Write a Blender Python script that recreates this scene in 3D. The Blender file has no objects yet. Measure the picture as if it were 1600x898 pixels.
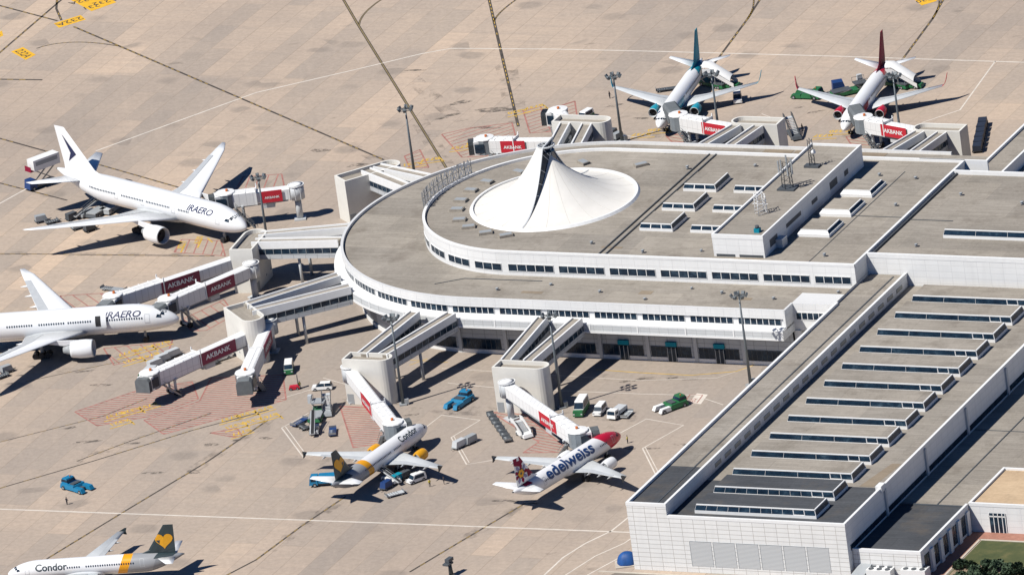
import bpy, bmesh, math, random
from mathutils import Vector, Matrix
random.seed(7)
rad = math.radians
scene = bpy.context.scene
COL = scene.collection

# ------------------------------------------------------------------ camera
ELEV, ROLL, SCALE, DIST = 0.35481379839392146, 0.1383239609226792, 7.1295206813751575, 2500.0
FWD = Vector((0, math.cos(ELEV), -math.sin(ELEV)))
RT = Vector((1, 0, 0))
UPV = RT.cross(FWD)
CAM = -FWD * DIST
FPX = SCALE * DIST
CX = RT * math.cos(ROLL) - UPV * math.sin(ROLL)
CY = RT * math.sin(ROLL) + UPV * math.cos(ROLL)
def at(px, py, z=0.0):
    """point on the horizontal plane at height z seen at photo pixel (px, py)"""
    d = FWD * FPX + CX * (px - 800) - CY * (py - 449)
    t = (z - CAM.z) / d.z
    return CAM + d * t
cam_data = bpy.data.cameras.new('camera')
cam = bpy.data.objects.new('camera', cam_data)
COL.objects.link(cam)
cam_data.sensor_width = 36
cam_data.lens = 36 * FPX / 1600
cam_data.clip_start = 10
cam_data.clip_end = 12000
cam.matrix_world = Matrix(((CX.x, CY.x, -FWD.x, CAM.x), (CX.y, CY.y, -FWD.y, CAM.y), (CX.z, CY.z, -FWD.z, CAM.z), (0, 0, 0, 1)))
scene.camera = cam

# ------------------------------------------------------------------ light
SUN_AZ, SUN_EL = rad(24), rad(53)          # direction the shadows run, height of the sun
world = bpy.data.worlds.new('World')
scene.world = world
world.use_nodes = True
wn = world.node_tree
bg = wn.nodes['Background']
sky = wn.nodes.new('ShaderNodeTexSky')
sky.sky_type = 'NISHITA'
sky.sun_disc = False
sky.sun_elevation = SUN_EL
to_sun = Vector((-math.cos(SUN_AZ) * math.cos(SUN_EL), -math.sin(SUN_AZ) * math.cos(SUN_EL), math.sin(SUN_EL)))
sky.sun_rotation = math.atan2(to_sun.x, to_sun.y)
sky.altitude = 2500
sky.dust_density = 0.2
sky.ozone_density = 4.0
tint = wn.nodes.new('ShaderNodeMix'); tint.data_type = 'RGBA'; tint.blend_type = 'MULTIPLY'
tint.inputs[0].default_value = 1.0; tint.inputs[7].default_value = (.58, .88, 1.24, 1)      # clear, dry, deep blue sky
wn.links.new(sky.outputs[0], tint.inputs[6]); wn.links.new(tint.outputs[2], bg.inputs[0])
bg.inputs[1].default_value = 0.05
sl = bpy.data.lights.new('sun', 'SUN')
sl.energy = 5.0
sl.angle = rad(0.5)
sl.color = (1.0, 0.965, 0.91)
sun = bpy.data.objects.new('sun', sl)
COL.objects.link(sun)
sun.location = (0, 0, 300)
sun.rotation_euler = to_sun.to_track_quat('Z', 'Y').to_euler()
scene.view_settings.view_transform = 'Standard'
scene.view_settings.look = 'None'
scene.view_settings.exposure = 0.12
scene.view_settings.gamma = 1.0
scene.cycles.diffuse_bounces = 1

# ------------------------------------------------------------------ materials
def newmat(name):
    m = bpy.data.materials.new(name)
    m.use_nodes = True
    nt = m.node_tree
    return m, nt, nt.nodes['Principled BSDF']
def N(nt, typ, **kw):
    n = nt.nodes.new(typ)
    for k, v in kw.items():
        setattr(n, k, v)
    return n
def L(nt, a, b):
    nt.links.new(a, b)
def mixc(nt, fac, a, b, mode='MIX'):
    n = N(nt, 'ShaderNodeMix', data_type='RGBA', blend_type=mode)
    for sock, v in ((n.inputs[0], fac), (n.inputs[6], a), (n.inputs[7], b)):
        if hasattr(v, 'is_linked'):
            L(nt, v, sock)
        elif isinstance(v, (int, float)):
            sock.default_value = v
        else:
            sock.default_value = (*v[:3], 1)
    return n.outputs[2]
def ramp(nt, fac, stops, interp='LINEAR'):
    r = N(nt, 'ShaderNodeValToRGB')
    r.color_ramp.interpolation = interp
    e = r.color_ramp.elements
    while len(e) < len(stops):
        e.new(0.5)
    for i, (p, c) in enumerate(stops):
        e[i].position = p
        e[i].color = (*c[:3], 1) if not isinstance(c, (int, float)) else (c, c, c, 1)
    L(nt, fac, r.inputs[0])
    return r.outputs[0]
def noise(nt, vec, scale, detail=4, rough=.6):
    n = N(nt, 'ShaderNodeTexNoise')
    n.inputs['Scale'].default_value = scale
    n.inputs['Detail'].default_value = detail
    n.inputs['Roughness'].default_value = rough
    L(nt, vec, n.inputs['Vector'])
    return n.outputs['Fac']
def mapping(nt, vec, rot=(0, 0, 0), scale=(1, 1, 1), loc=(0, 0, 0)):
    n = N(nt, 'ShaderNodeMapping')
    n.inputs['Rotation'].default_value = rot
    n.inputs['Scale'].default_value = scale
    n.inputs['Location'].default_value = loc
    L(nt, vec, n.inputs['Vector'])
    return n.outputs[0]
def objco(nt):
    return N(nt, 'ShaderNodeTexCoord').outputs['Object']
def plain(name, col, rough=.5, metal=0.0, var=.08, scale=.6, spec=.5):
    m, nt, b = newmat(name)
    co = objco(nt)
    f = noise(nt, co, scale, 5, .65)
    c = ramp(nt, f, [(.3, tuple(x * (1 - var) for x in col)), (.7, tuple(min(1, x * (1 + var * .6)) for x in col))])
    L(nt, c, b.inputs['Base Color'])
    b.inputs['Roughness'].default_value = rough
    b.inputs['Metallic'].default_value = metal
    b.inputs['Specular IOR Level'].default_value = spec
    return m

MAT = {}
MAT['white'] = plain('white_paint', (.80, .80, .78), .45, var=.05)
MAT['aircraft_white'] = plain('aircraft_white', (.80, .81, .81), .3, var=.03, scale=.25)
MAT['wing_grey'] = plain('wing_grey', (.60, .62, .62), .38, var=.08, scale=.35)
MAT['cream'] = plain('cream_render', (.72, .70, .64), .7, var=.06, scale=.4)
MAT['grey'] = plain('grey_metal', (.33, .35, .36), .5)
MAT['light_grey'] = plain('light_grey', (.52, .54, .55), .5)
MAT['dark_grey'] = plain('dark_grey', (.075, .085, .095), .6, var=.2)
MAT['mast_grey'] = plain('mast_grey', (.15, .17, .18), .5, .3)
MAT['cab_grey'] = plain('cab_grey', (.22, .25, .27), .35, var=.15)
MAT['black'] = plain('black_rubber', (.018, .018, .02), .75)
MAT['glass'] = plain('dark_glass', (.010, .026, .050), .22, var=.3, scale=.4, spec=.25)
MAT['steel'] = plain('galvanised_steel', (.30, .32, .33), .45, .6)
MAT['line_olive'] = plain('marking_olive', (.25, .19, .085), .85, var=.3, scale=.5)
MAT['red'] = plain('sign_red', (.50, .018, .035), .45)
MAT['shade_red'] = plain('sign_shade_red', (.22, .02, .06), .45)  # sign red darkened: shade painted into the panels on the shaded side
MAT['line_red'] = plain('marking_red', (.38, .17, .14), .9, var=.35, scale=.5)
MAT['line_white'] = plain('marking_white', (.66, .60, .52), .8, var=.18, scale=.4)
MAT['line_yellow'] = plain('marking_yellow', (.60, .38, .06), .85, var=.3, scale=.5)
MAT['line_black'] = plain('marking_black', (.075, .062, .05), .8, var=.45, scale=.4)
MAT['panel_yellow'] = plain('panel_yellow', (.75, .42, .02), .8, var=.12, scale=.6)
MAT['blue'] = plain('tug_blue', (.012, .19, .36), .4)
MAT['tarp_blue'] = plain('tarp_blue', (.008, .075, .27), .6, var=.3)
MAT['dark_navy'] = plain('dark_navy', (.022, .03, .05), .6, var=.3)
MAT['deep_blue'] = plain('deep_blue', (.012, .045, .16), .5)
MAT['green'] = plain('vehicle_green', (.02, .14, .05), .5, var=.25)
MAT['teal'] = plain('teal_paint', (.008, .25, .34), .55, spec=.15)
MAT['turquoise'] = plain('turquoise_paint', (.02, .32, .42), .3)
MAT['livery_red'] = plain('livery_red', (.55, .015, .04), .3)
MAT['dark_red'] = plain('livery_dark_red', (.24, .010, .04), .55, spec=.15)
MAT['slate'] = plain('livery_slate', (.03, .048, .055), .35)
MAT['yellow'] = plain('livery_yellow', (.74, .35, .012), .4)
MAT['navy'] = plain('livery_navy', (.008, .018, .075), .4)
MAT['letter_blue'] = plain('letter_blue', (.015, .05, .16), .4)
MAT['violet'] = plain('livery_violet', (.22, .20, .36), .4)
MAT['orange'] = plain('orange_paint', (.55, .14, .02), .5)
MAT['coping'] = plain('white_coping', (.82, .82, .80), .5, var=.05, scale=1.0)
MAT['louver'] = None
MAT['skin'] = plain('skin', (.35, .2, .13), .6)
MAT['cloth'] = plain('dark_cloth', (.03, .03, .04), .8)
MAT['vest'] = plain('yellow_vest', (.6, .5, .05), .7)

def cladding(name, col, joint, w, h, var=.05, jw=.06):
    """white metal panels with thin joints, laid out in the wall's own plane"""
    m, nt, b = newmat(name)
    co = objco(nt)
    sep = N(nt, 'ShaderNodeSeparateXYZ'); L(nt, co, sep.inputs[0])
    add = N(nt, 'ShaderNodeMath', operation='ADD'); L(nt, sep.outputs[0], add.inputs[0]); L(nt, sep.outputs[1], add.inputs[1])
    cmb = N(nt, 'ShaderNodeCombineXYZ'); L(nt, add.outputs[0], cmb.inputs[0]); L(nt, sep.outputs[2], cmb.inputs[1])
    br = N(nt, 'ShaderNodeTexBrick', offset=0.0, squash=1.0)
    L(nt, cmb.outputs[0], br.inputs['Vector'])
    br.inputs['Color1'].default_value = (*col, 1)
    br.inputs['Color2'].default_value = (*[c * (1 - var) for c in col], 1)
    br.inputs['Mortar'].default_value = (*joint, 1)
    br.inputs['Scale'].default_value = 1
    br.inputs['Mortar Size'].default_value = jw
    br.inputs['Mortar Smooth'].default_value = .2
    br.inputs['Brick Width'].default_value = w
    br.inputs['Row Height'].default_value = h
    st = noise(nt, mapping(nt, co, scale=(1, 1, .12)), .7, 5, .65)
    c = mixc(nt, ramp(nt, st, [(.45, 0.0), (.8, .22)]), br.outputs['Color'], [x * .62 for x in col])
    L(nt, c, b.inputs['Base Color'])
    b.inputs['Roughness'].default_value = .5
    return m
MAT['clad'] = cladding('white_cladding', (.82, .82, .80), (.66, .66, .65), 3.0, 1.4, .04, .05)
MAT['clad_light'] = cladding('pale_grey_cladding', (.62, .64, .64), (.42, .43, .43), 2.2, .55, .06, .05)
MAT['clad_big'] = cladding('white_wall_panels', (.82, .815, .785), (.40, .38, .35), 2.65, .98, .06, .05)
MAT['clad_grey'] = cladding('grey_cladding', (.50, .52, .53), (.26, .27, .28), 2.9, 1.1)

MAT['bridge_white'] = cladding('bridge_panels', (.80, .80, .785), (.60, .60, .59), 1.6, 5.0, .04, .07)
def glass_mat():
    m, nt, b = newmat('window_glass'); co = objco(nt)
    f = noise(nt, mapping(nt, co, scale=(1, 1, 1.5)), .45, 4, .7)
    L(nt, ramp(nt, f, [(.32, (.006, .014, .028)), (.55, (.014, .032, .055)), (.75, (.055, .095, .13))]), b.inputs['Base Color'])
    b.inputs['Roughness'].default_value = .2; b.inputs['Specular IOR Level'].default_value = .3
    return m
MAT['glass'] = glass_mat()
def louver_mat():
    m, nt, b = newmat('louver_slats')
    co = objco(nt)
    wv = N(nt, 'ShaderNodeTexWave', wave_type='BANDS', bands_direction='Z')
    wv.inputs['Scale'].default_value = 1.1
    wv.inputs['Distortion'].default_value = .6
    L(nt, co, wv.inputs['Vector'])
    c = ramp(nt, wv.outputs['Fac'], [(.2, (.40, .41, .41)), (.6, (.62, .63, .62))])
    L(nt, c, b.inputs['Base Color']); b.inputs['Roughness'].default_value = .5
    return m
MAT['louver'] = louver_mat()

def roof_mat(name, c1, c2, seam=True):
    """ballasted felt: mottled, with weld seams, streaks and patches"""
    m, nt, b = newmat(name)
    co = objco(nt)
    n1 = noise(nt, co, .045, 6, .62)
    n2 = noise(nt, mapping(nt, co, scale=(.35, 1.6, 1)), .55, 5, .7)
    n3 = noise(nt, mapping(nt, co, scale=(1, 1, 1), loc=(31, 7, 0)), 1.6, 3, .7)
    base = ramp(nt, n1, [(.32, c1), (.68, c2)])
    base = mixc(nt, ramp(nt, n2, [(.35, 0.0), (.75, .50)]), base, [x * .66 for x in c1])
    base = mixc(nt, ramp(nt, n3, [(.40, .0), (.8, .30)]), base, [min(1, x * 1.28) for x in c2])
    if seam:
        br = N(nt, 'ShaderNodeTexBrick', offset=.37)
        L(nt, co, br.inputs['Vector'])
        br.inputs['Color1'].default_value = (1, 1, 1, 1); br.inputs['Color2'].default_value = (.90, .90, .90, 1)
        br.inputs['Mortar'].default_value = (.78, .77, .76, 1)
        br.inputs['Scale'].default_value = 1; br.inputs['Mortar Size'].default_value = .05
        br.inputs['Brick Width'].default_value = 9; br.inputs['Row Height'].default_value = 1.05
        base = mixc(nt, 1.0, base, br.outputs['Color'], 'MULTIPLY')
        b2 = N(nt, 'ShaderNodeTexBrick', offset=.5)
        L(nt, mapping(nt, co, loc=(2, 3, 0)), b2.inputs['Vector'])
        b2.inputs['Color1'].default_value = (1.06, 1.05, 1.04, 1); b2.inputs['Color2'].default_value = (.86, .86, .87, 1)
        b2.inputs['Mortar'].default_value = (.80, .79, .78, 1); b2.inputs['Scale'].default_value = 1; b2.inputs['Mortar Size'].default_value = .06
        b2.inputs['Brick Width'].default_value = 17; b2.inputs['Row Height'].default_value = 9.6
        base = mixc(nt, .8, base, b2.outputs['Color'], 'MULTIPLY')
    n4 = noise(nt, mapping(nt, co, loc=(5, 90, 0)), .11, 7, .7)
    base = mixc(nt, ramp(nt, n4, [(.53, 0.0), (.70, .5)]), base, (.13, .108, .085))
    L(nt, base, b.inputs['Base Color'])
    b.inputs['Roughness'].default_value = .92
    b.inputs['Specular IOR Level'].default_value = .2
    return m
MAT['roof'] = roof_mat('grey_roof_felt', (.285, .256, .215), (.40, .363, .31))
MAT['roof_dark'] = roof_mat('dark_roof_felt', (.060, .065, .072), (.10, .106, .115), True)
MAT['roof_sand'] = roof_mat('sandy_roof', (.45, .32, .20), (.60, .45, .29), False)
MAT['roof_brown'] = roof_mat('brown_roof', (.25, .20, .145), (.30, .245, .18), False)

AX = rad(-27.4)                       # the terminal's own axes: u along its front, v away from us
U2 = Vector((math.cos(AX), math.sin(AX), 0)); V2 = Vector((-math.sin(AX), math.cos(AX), 0))
def uvw(u, v, z=0.0):
    return U2 * u + V2 * v + Vector((0, 0, z))
def to_uv(p):
    return p.dot(U2), p.dot(V2)

def ground_mat():
    m, nt, b = newmat('apron_concrete')
    co = objco(nt)
    sep = N(nt, 'ShaderNodeSeparateXYZ')
    L(nt, mapping(nt, co, rot=(0, 0, -AX)), sep.inputs[0])
    cmb = N(nt, 'ShaderNodeCombineXYZ'); L(nt, sep.outputs[1], cmb.inputs[0]); L(nt, sep.outputs[0], cmb.inputs[1])
    uvv = cmb.outputs[0]
    def bricks(w, h, off, c1, c2, mo, ms, loc=(0, 0, 0), bias=0.0):
        br = N(nt, 'ShaderNodeTexBrick', offset=off)
        L(nt, mapping(nt, uvv, loc=loc), br.inputs['Vector'])
        br.inputs['Color1'].default_value = (*c1, 1); br.inputs['Color2'].default_value = (*c2, 1)
        br.inputs['Mortar'].default_value = (*mo, 1); br.inputs['Scale'].default_value = 1
        br.inputs['Mortar Size'].default_value = ms; br.inputs['Brick Width'].default_value = w
        br.inputs['Row Height'].default_value = h; br.inputs['Bias'].default_value = bias
        return br.outputs['Color']
    n1 = noise(nt, co, .010, 5, .6)
    base = ramp(nt, n1, [(.30, (.44, .365, .30)), (.52, (.53, .435, .348)), (.72, (.61, .49, .375))])
    one = (1, 1, 1)
    base = mixc(nt, 1, base, bricks(83, 16.5, .41, (1.03, 1.01, .985), (.86, .87, .885), (.84, .83, .82), .08, (13, 4, 0)), 'MULTIPLY')
    base = mixc(nt, 1, base, bricks(47, 5.5, .37, (1.03, 1.0, .975), (.84, .85, .87), (.80, .78, .76), .07, (3, 4, 0)), 'MULTIPLY')
    base = mixc(nt, 1, base, bricks(11, 5.5, 0, (1.01, 1.0, .985), (.935, .94, .945), (.88, .87, .86), .05, (1, 4, 0)), 'MULTIPLY')
    # long faint streaks across the slabs
    st = noise(nt, mapping(nt, uvv, scale=(.55, .035, 1)), 1.0, 5, .7)
    base = mixc(nt, ramp(nt, st, [(.40, 0.0), (.72, .38)]), base, (.34, .285, .24))
    st2 = noise(nt, mapping(nt, co, rot=(0, 0, .9), scale=(.30, .03, 1), loc=(9, 3, 0)), 1.0, 4, .65)
    base = mixc(nt, ramp(nt, st2, [(.5, 0.0), (.8, .14)]), base, (.64, .51, .39))
    # the stands close to the building are worn grey
    def disc(u, v, ru, rv):
        mp = mapping(nt, uvv, loc=(-v / rv, -u / ru, 0), scale=(1 / rv, 1 / ru, 0))
        ln = N(nt, 'ShaderNodeVectorMath', operation='LENGTH'); L(nt, mp, ln.inputs[0])
        return ln.outputs['Value']
    d = disc(30, 0, 95, 115)
    gn = noise(nt, co, .022, 6, .65)
    ad = N(nt, 'ShaderNodeMath', operation='MULTIPLY_ADD'); L(nt, gn, ad.inputs[0]); ad.inputs[1].default_value = .8; L(nt, d, ad.inputs[2])
    mr = N(nt, 'ShaderNodeMapRange'); L(nt, ad.outputs[0], mr.inputs['Value'])
    mr.inputs['From Min'].default_value = 1.0; mr.inputs['From Max'].default_value = 1.75
    mr.inputs['To Min'].default_value = .72; mr.inputs['To Max'].default_value = 0
    base = mixc(nt, mr.outputs[0], base, (.33, .285, .245))
    # oil and rubber spots
    sp = noise(nt, mapping(nt, co, rot=(0, 0, .5), scale=(.55, 1, 1)), .16, 6, .62)
    sp2 = noise(nt, mapping(nt, co, loc=(50, 20, 0)), .02, 2, .5)
    mu = N(nt, 'ShaderNodeMath', operation='MULTIPLY')
    L(nt, ramp(nt, sp, [(.64, 0.0), (.74, .8)]), mu.inputs[0]); L(nt, ramp(nt, sp2, [(.42, 0.0), (.62, 1.0)]), mu.inputs[1])
    base = mixc(nt, mu.outputs[0], base, (.085, .072, .06))
    fine = noise(nt, co, .9, 4, .75)
    pt = N(nt, 'ShaderNodeTexVoronoi', feature='F1'); pt.inputs['Scale'].default_value = .18
    L(nt, mapping(nt, uvv, scale=(1, .8, 1)), pt.inputs['Vector'])
    sc = N(nt, 'ShaderNodeSeparateColor'); L(nt, pt.outputs['Color'], sc.inputs[0])
    patch_ = N(nt, 'ShaderNodeMath', operation='MULTIPLY'); L(nt, ramp(nt, sc.outputs[0], [(.90, 0.0), (.92, .5)]), patch_.inputs[0]); L(nt, ramp(nt, pt.outputs['Distance'], [(.35, 1.0), (.6, 0.0)]), patch_.inputs[1])
    base = mixc(nt, patch_.outputs[0], base, (.24, .205, .175))
    base = mixc(nt, 1, base, ramp(nt, fine, [(.25, (.84, .84, .84)), (.75, (1.10, 1.10, 1.10))]), 'MULTIPLY')
    L(nt, base, b.inputs['Base Color'])
    b.inputs['Roughness'].default_value = .9
    b.inputs['Specular IOR Level'].default_value = .25
    return m
MAT['ground'] = ground_mat()

def two_tone(name, stops, k, x0, x1, interp='CONSTANT', rough=.3):
    """fuselage livery: colour bands across the body, slanting by k with height"""
    m, nt, b = newmat(name)
    co = objco(nt)
    sep = N(nt, 'ShaderNodeSeparateXYZ'); L(nt, co, sep.inputs[0])
    ma = N(nt, 'ShaderNodeMath', operation='MULTIPLY_ADD'); L(nt, sep.outputs[2], ma.inputs[0]); ma.inputs[1].default_value = k; L(nt, sep.outputs[0], ma.inputs[2])
    mr = N(nt, 'ShaderNodeMapRange'); L(nt, ma.outputs[0], mr.inputs['Value'])
    mr.inputs['From Min'].default_value = x0; mr.inputs['From Max'].default_value = x1
    c = ramp(nt, mr.outputs[0], stops, interp)
    n = noise(nt, co, .5, 4, .6)
    c = mixc(nt, 1, c, ramp(nt, n, [(.3, (.95, .95, .95)), (.7, (1, 1, 1))]), 'MULTIPLY')
    L(nt, c, b.inputs['Base Color'])
    b.inputs['Roughness'].default_value = rough
    return m

def leaf_mat():
    m, nt, b = newmat('leaves')
    co = objco(nt)
    n = noise(nt, co, 2.2, 4, .7)
    L(nt, ramp(nt, n, [(.3, (.018, .038, .02)), (.7, (.06, .10, .045))]), b.inputs['Base Color'])
    b.inputs['Roughness'].default_value = .8
    return m
MAT['leaf'] = leaf_mat()
def lawn_mat():
    m, nt, b = newmat('lawn')
    co = objco(nt)
    n = noise(nt, co, .28, 6, .7); n2 = noise(nt, mapping(nt, co, scale=(1, 3, 1)), 2.0, 3, .7)
    c = ramp(nt, n, [(.3, (.045, .065, .022)), (.55, (.085, .095, .033)), (.75, (.16, .14, .055))])
    c = mixc(nt, ramp(nt, n2, [(.4, 0.0), (.8, .4)]), c, (.03, .045, .018))
    L(nt, c, b.inputs['Base Color']); b.inputs['Roughness'].default_value = .95
    return m
MAT['lawn'] = lawn_mat()
MAT['brick_paving'] = plain('red_brick_paving', (.36, .17, .12), .9, var=.2, scale=.8)
MAT['kerb'] = plain('pale_kerb', (.52, .46, .38), .9, var=.15)
MAT['soil'] = plain('soil', (.28, .21, .14), .95, var=.3, scale=.8)
MAT['asphalt'] = plain('road_asphalt', (.20, .17, .14), .92, var=.2, scale=.15)
MAT['membrane'] = plain('tent_membrane', (.74, .715, .66), .75, var=.07, scale=.16)
MAT['seam'] = plain('membrane_seam', (.62, .60, .55), .8)

# ------------------------------------------------------------------ mesh builder
class MB:
    def __init__(s):
        s.v = []; s.f = []; s.m = []; s.s = []
    def add(s, vs, fs, mat=0, smooth=False):
        o = len(s.v)
        s.v += [tuple(v) for v in vs]
        for f in fs:
            s.f.append(tuple(i + o for i in f)); s.m.append(mat); s.s.append(smooth)
        return s
    def box(s, x0, x1, y0, y1, z0, z1, mat=0):
        vs = [(x, y, z) for z in (z0, z1) for x, y in ((x0, y0), (x1, y0), (x1, y1), (x0, y1))]
        return s.add(vs, [(3, 2, 1, 0), (4, 5, 6, 7), (0, 1, 5, 4), (1, 2, 6, 5), (2, 3, 7, 6), (3, 0, 4, 7)], mat)
    def taper(s, x0, x1, y0, y1, z0, z1, dx0=0, dx1=0, dy=0, mat=0):
        """box whose top is drawn in: dx0 at the x0 end, dx1 at the x1 end, dy at both sides"""
        vs = [(x0, y0, z0), (x1, y0, z0), (x1, y1, z0), (x0, y1, z0), (x0 + dx0, y0 + dy, z1), (x1 - dx1, y0 + dy, z1), (x1 - dx1, y1 - dy, z1), (x0 + dx0, y1 - dy, z1)]
        return s.add(vs, [(3, 2, 1, 0), (4, 5, 6, 7), (0, 1, 5, 4), (1, 2, 6, 5), (2, 3, 7, 6), (3, 0, 4, 7)], mat)
    def prism(s, poly, z0, z1, mat=0, top=True, bottom=True, topmat=None):
        n = len(poly)
        vs = [(p[0], p[1], z0) for p in poly] + [(p[0], p[1], z1) for p in poly]
        s.add(vs, [(i, (i + 1) % n, n + (i + 1) % n, n + i) for i in range(n)], mat)
        if top: s.add([(p[0], p[1], z1) for p in poly], [tuple(range(n))], mat if topmat is None else topmat)
        if bottom: s.add([(p[0], p[1], z0) for p in poly], [tuple(range(n))[::-1]], mat)
        return s
    def sheet(s, poly, z, mat=0):
        return s.add([(p[0], p[1], z) for p in poly], [tuple(range(len(poly)))], mat)
    def beam(s, p0, p1, w, h, mat=0, up=(0, 0, 1)):
        p0 = Vector(p0); p1 = Vector(p1); d = (p1 - p0).normalized()
        r = d.cross(Vector(up))
        if r.length < 1e-4: r = d.cross(Vector((1, 0, 0)))
        r.normalize(); u = r.cross(d)
        vs = []
        for p in (p0, p1):
            for a, b in ((-1, -1), (1, -1), (1, 1), (-1, 1)):
                vs.append(p + r * (a * w / 2) + u * (b * h / 2))
        return s.add(vs, [(0, 1, 2, 3), (7, 6, 5, 4), (0, 4, 5, 1), (1, 5, 6, 2), (2, 6, 7, 3), (3, 7, 4, 0)], mat)
    def tube(s, p0, p1, r0, r1=None, n=10, mat=0, caps=True, smooth=True):
        p0 = Vector(p0); p1 = Vector(p1); r1 = r0 if r1 is None else r1
        d = (p1 - p0).normalized(); a = d.orthogonal().normalized(); b = d.cross(a)
        R = [[p + (a * math.cos(t) + b * math.sin(t)) * r for t in [2 * math.pi * i / n for i in range(n)]] for p, r in ((p0, r0), (p1, r1))]
        return s.loft(R, mat, caps, smooth)
    def loft(s, rings, mat=0, caps=True, smooth=False, closed=True):
        n = len(rings[0]); vs = [v for r in rings for v in r]; fs = []
        for k in range(len(rings) - 1):
            for i in range(n if closed else n - 1):
                j = (i + 1) % n
                fs.append((k * n + i, k * n + j, (k + 1) * n + j, (k + 1) * n + i))
        s.add(vs, fs, mat, smooth)
        if caps and closed:
            s.add(rings[0], [tuple(range(n))[::-1]], mat); s.add(rings[-1], [tuple(range(n))], mat)
        return s
    def mesh(s, name, mats):
        me = bpy.data.meshes.new(name)
        me.from_pydata(s.v, [], s.f)
        if not isinstance(mats, (list, tuple)): mats = [mats]
        for m in mats: me.materials.append(MAT[m] if isinstance(m, str) else m)
        me.polygons.foreach_set('material_index', s.m)
        me.polygons.foreach_set('use_smooth', s.s)
        bm = bmesh.new(); bm.from_mesh(me)
        bmesh.ops.remove_doubles(bm, verts=bm.verts, dist=1e-5)
        bmesh.ops.recalc_face_normals(bm, faces=bm.faces)
        bm.to_mesh(me); bm.free(); me.update()
        return me
    def build(s, name, mats, parent=None, loc=None):
        ob = bpy.data.objects.new(name, s.mesh(name, mats))
        COL.objects.link(ob)
        if parent: ob.parent = parent
        if loc: ob.location = loc
        return ob
def tag(o, label=None, cat=None, group=None, kind=None):
    if label: o['label'] = label
    if cat: o['category'] = cat
    if group: o['group'] = group
    if kind: o['kind'] = kind
    return o
def thing(name, label, cat, loc=(0, 0, 0), rz=0.0, group=None):
    o = bpy.data.objects.new(name, None); COL.objects.link(o)
    o.empty_display_size = 1
    o.location = loc; o.rotation_euler = (0, 0, rz)
    return tag(o, label, cat, group)
def structure(name, mb, mats):
    return tag(mb.build(name, mats), kind='structure')
def dup(root, loc, rz, label=None, group=None):
    r = root.copy(); COL.objects.link(r); r.location = loc; r.rotation_euler = (0, 0, rz)
    if label: r['label'] = label
    if group: r['group'] = group
    for ch in list(root.children):
        c = ch.copy(); COL.objects.link(c); c.parent = r
        for g in list(ch.children):
            d = g.copy(); COL.objects.link(d); d.parent = c
    return r
def heading(p0, p1):
    """angle on the ground from photo pixel p0 to p1"""
    a = at(*p0); b = at(*p1)
    return math.atan2(b.y - a.y, b.x - a.x)
_tx = {}
def text_mesh(txt, size=1.0, bold=0.0, shear=0.0):
    """flat letters as (verts, faces, width), baseline at y=0, starting at x=0"""
    key = (txt, size, bold, shear)
    if key in _tx: return _tx[key]
    cu = bpy.data.curves.new('lettering', 'FONT')
    cu.body = txt; cu.size = size; cu.offset = bold; cu.shear = shear; cu.resolution_u = 3
    ob = bpy.data.objects.new('lettering', cu); COL.objects.link(ob)
    dg = bpy.context.evaluated_depsgraph_get()
    me = bpy.data.meshes.new_from_object(ob.evaluated_get(dg))
    bm = bmesh.new(); bm.from_mesh(me)
    h = max([v.co.y for v in bm.verts] + [.1])
    k = size * .12
    y = -size * .3
    while y < h:
        g = bm.verts[:] + bm.edges[:] + bm.faces[:]
        bmesh.ops.bisect_plane(bm, geom=g, plane_co=(0, y, 0), plane_no=(0, 1, 0))
        y += k
    bm.verts.index_update()
    vs = [tuple(v.co) for v in bm.verts]; fs = [tuple(v.index for v in f.verts) for f in bm.faces]
    bm.free()
    bpy.data.objects.remove(ob); bpy.data.meshes.remove(me); bpy.data.curves.remove(cu)
    w = max(v[0] for v in vs)
    _tx[key] = (vs, fs, w)
    return _tx[key]

# ------------------------------------------------------------------ ground
g = MB(); S = 4000
g.sheet([(-S, -S), (S, -S), (S, S), (-S, S)], 0)
structure('apron', g, 'ground')

# ------------------------------------------------------------------ the terminal
class Path:
    """front line running left, a half round end, and the back line running right again"""
    def __init__(s, uR, c, vc, R):
        s.uR, s.c, s.vc, s.R = uR, c, vc, R
        s.L1 = uR - c; s.LA = math.pi * R; s.total = 2 * s.L1 + s.LA
    def pt(s, t, off=0.0):
        if t < s.L1: return (s.uR - t, s.vc - s.R - off)
        if t < s.L1 + s.LA:
            a = -math.pi / 2 - (t - s.L1) / s.R
            return (s.c + (s.R + off) * math.cos(a), s.vc + (s.R + off) * math.sin(a))
        return (s.c + (t - s.L1 - s.LA), s.vc + s.R + off)
    def samples(s, a, b, step=2.0):
        ks = {a, b}
        for k in (s.L1, s.L1 + s.LA):
            if a < k < b: ks.add(k)
        lo, hi = max(a, s.L1), min(b, s.L1 + s.LA)
        if hi > lo:
            n = max(1, int((hi - lo) / step))
            ks |= {lo + (hi - lo) * i / n for i in range(n + 1)}
        return sorted(ks)
    def sweep(s, mb, a, b, section, mat=0, closed=True, step=2.0):
        rings = [[(*s.pt(t, o), z) for o, z in section] for t in s.samples(a, b, step)]
        return mb.loft(rings, mat, caps=closed, closed=closed)
    def outline(s, a, b, off, step=2.0):
        return [s.pt(t, off) for t in s.samples(a, b, step)]
UP = Path(95.2, 12.5, 5.75, 31.05)      # upper storey
LO = Path(84.5, 9.0, 6.65, 47.0)        # lower storey
term = thing('terminal_building', 'round ended white airport terminal with stepped grey roofs and a tent shaped skylight', 'building', (0, 0, 0), AX)
Z_UR, Z_UP, Z_LR, Z_LP = 18.4, 19.0, 13.4, 14.0
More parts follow.
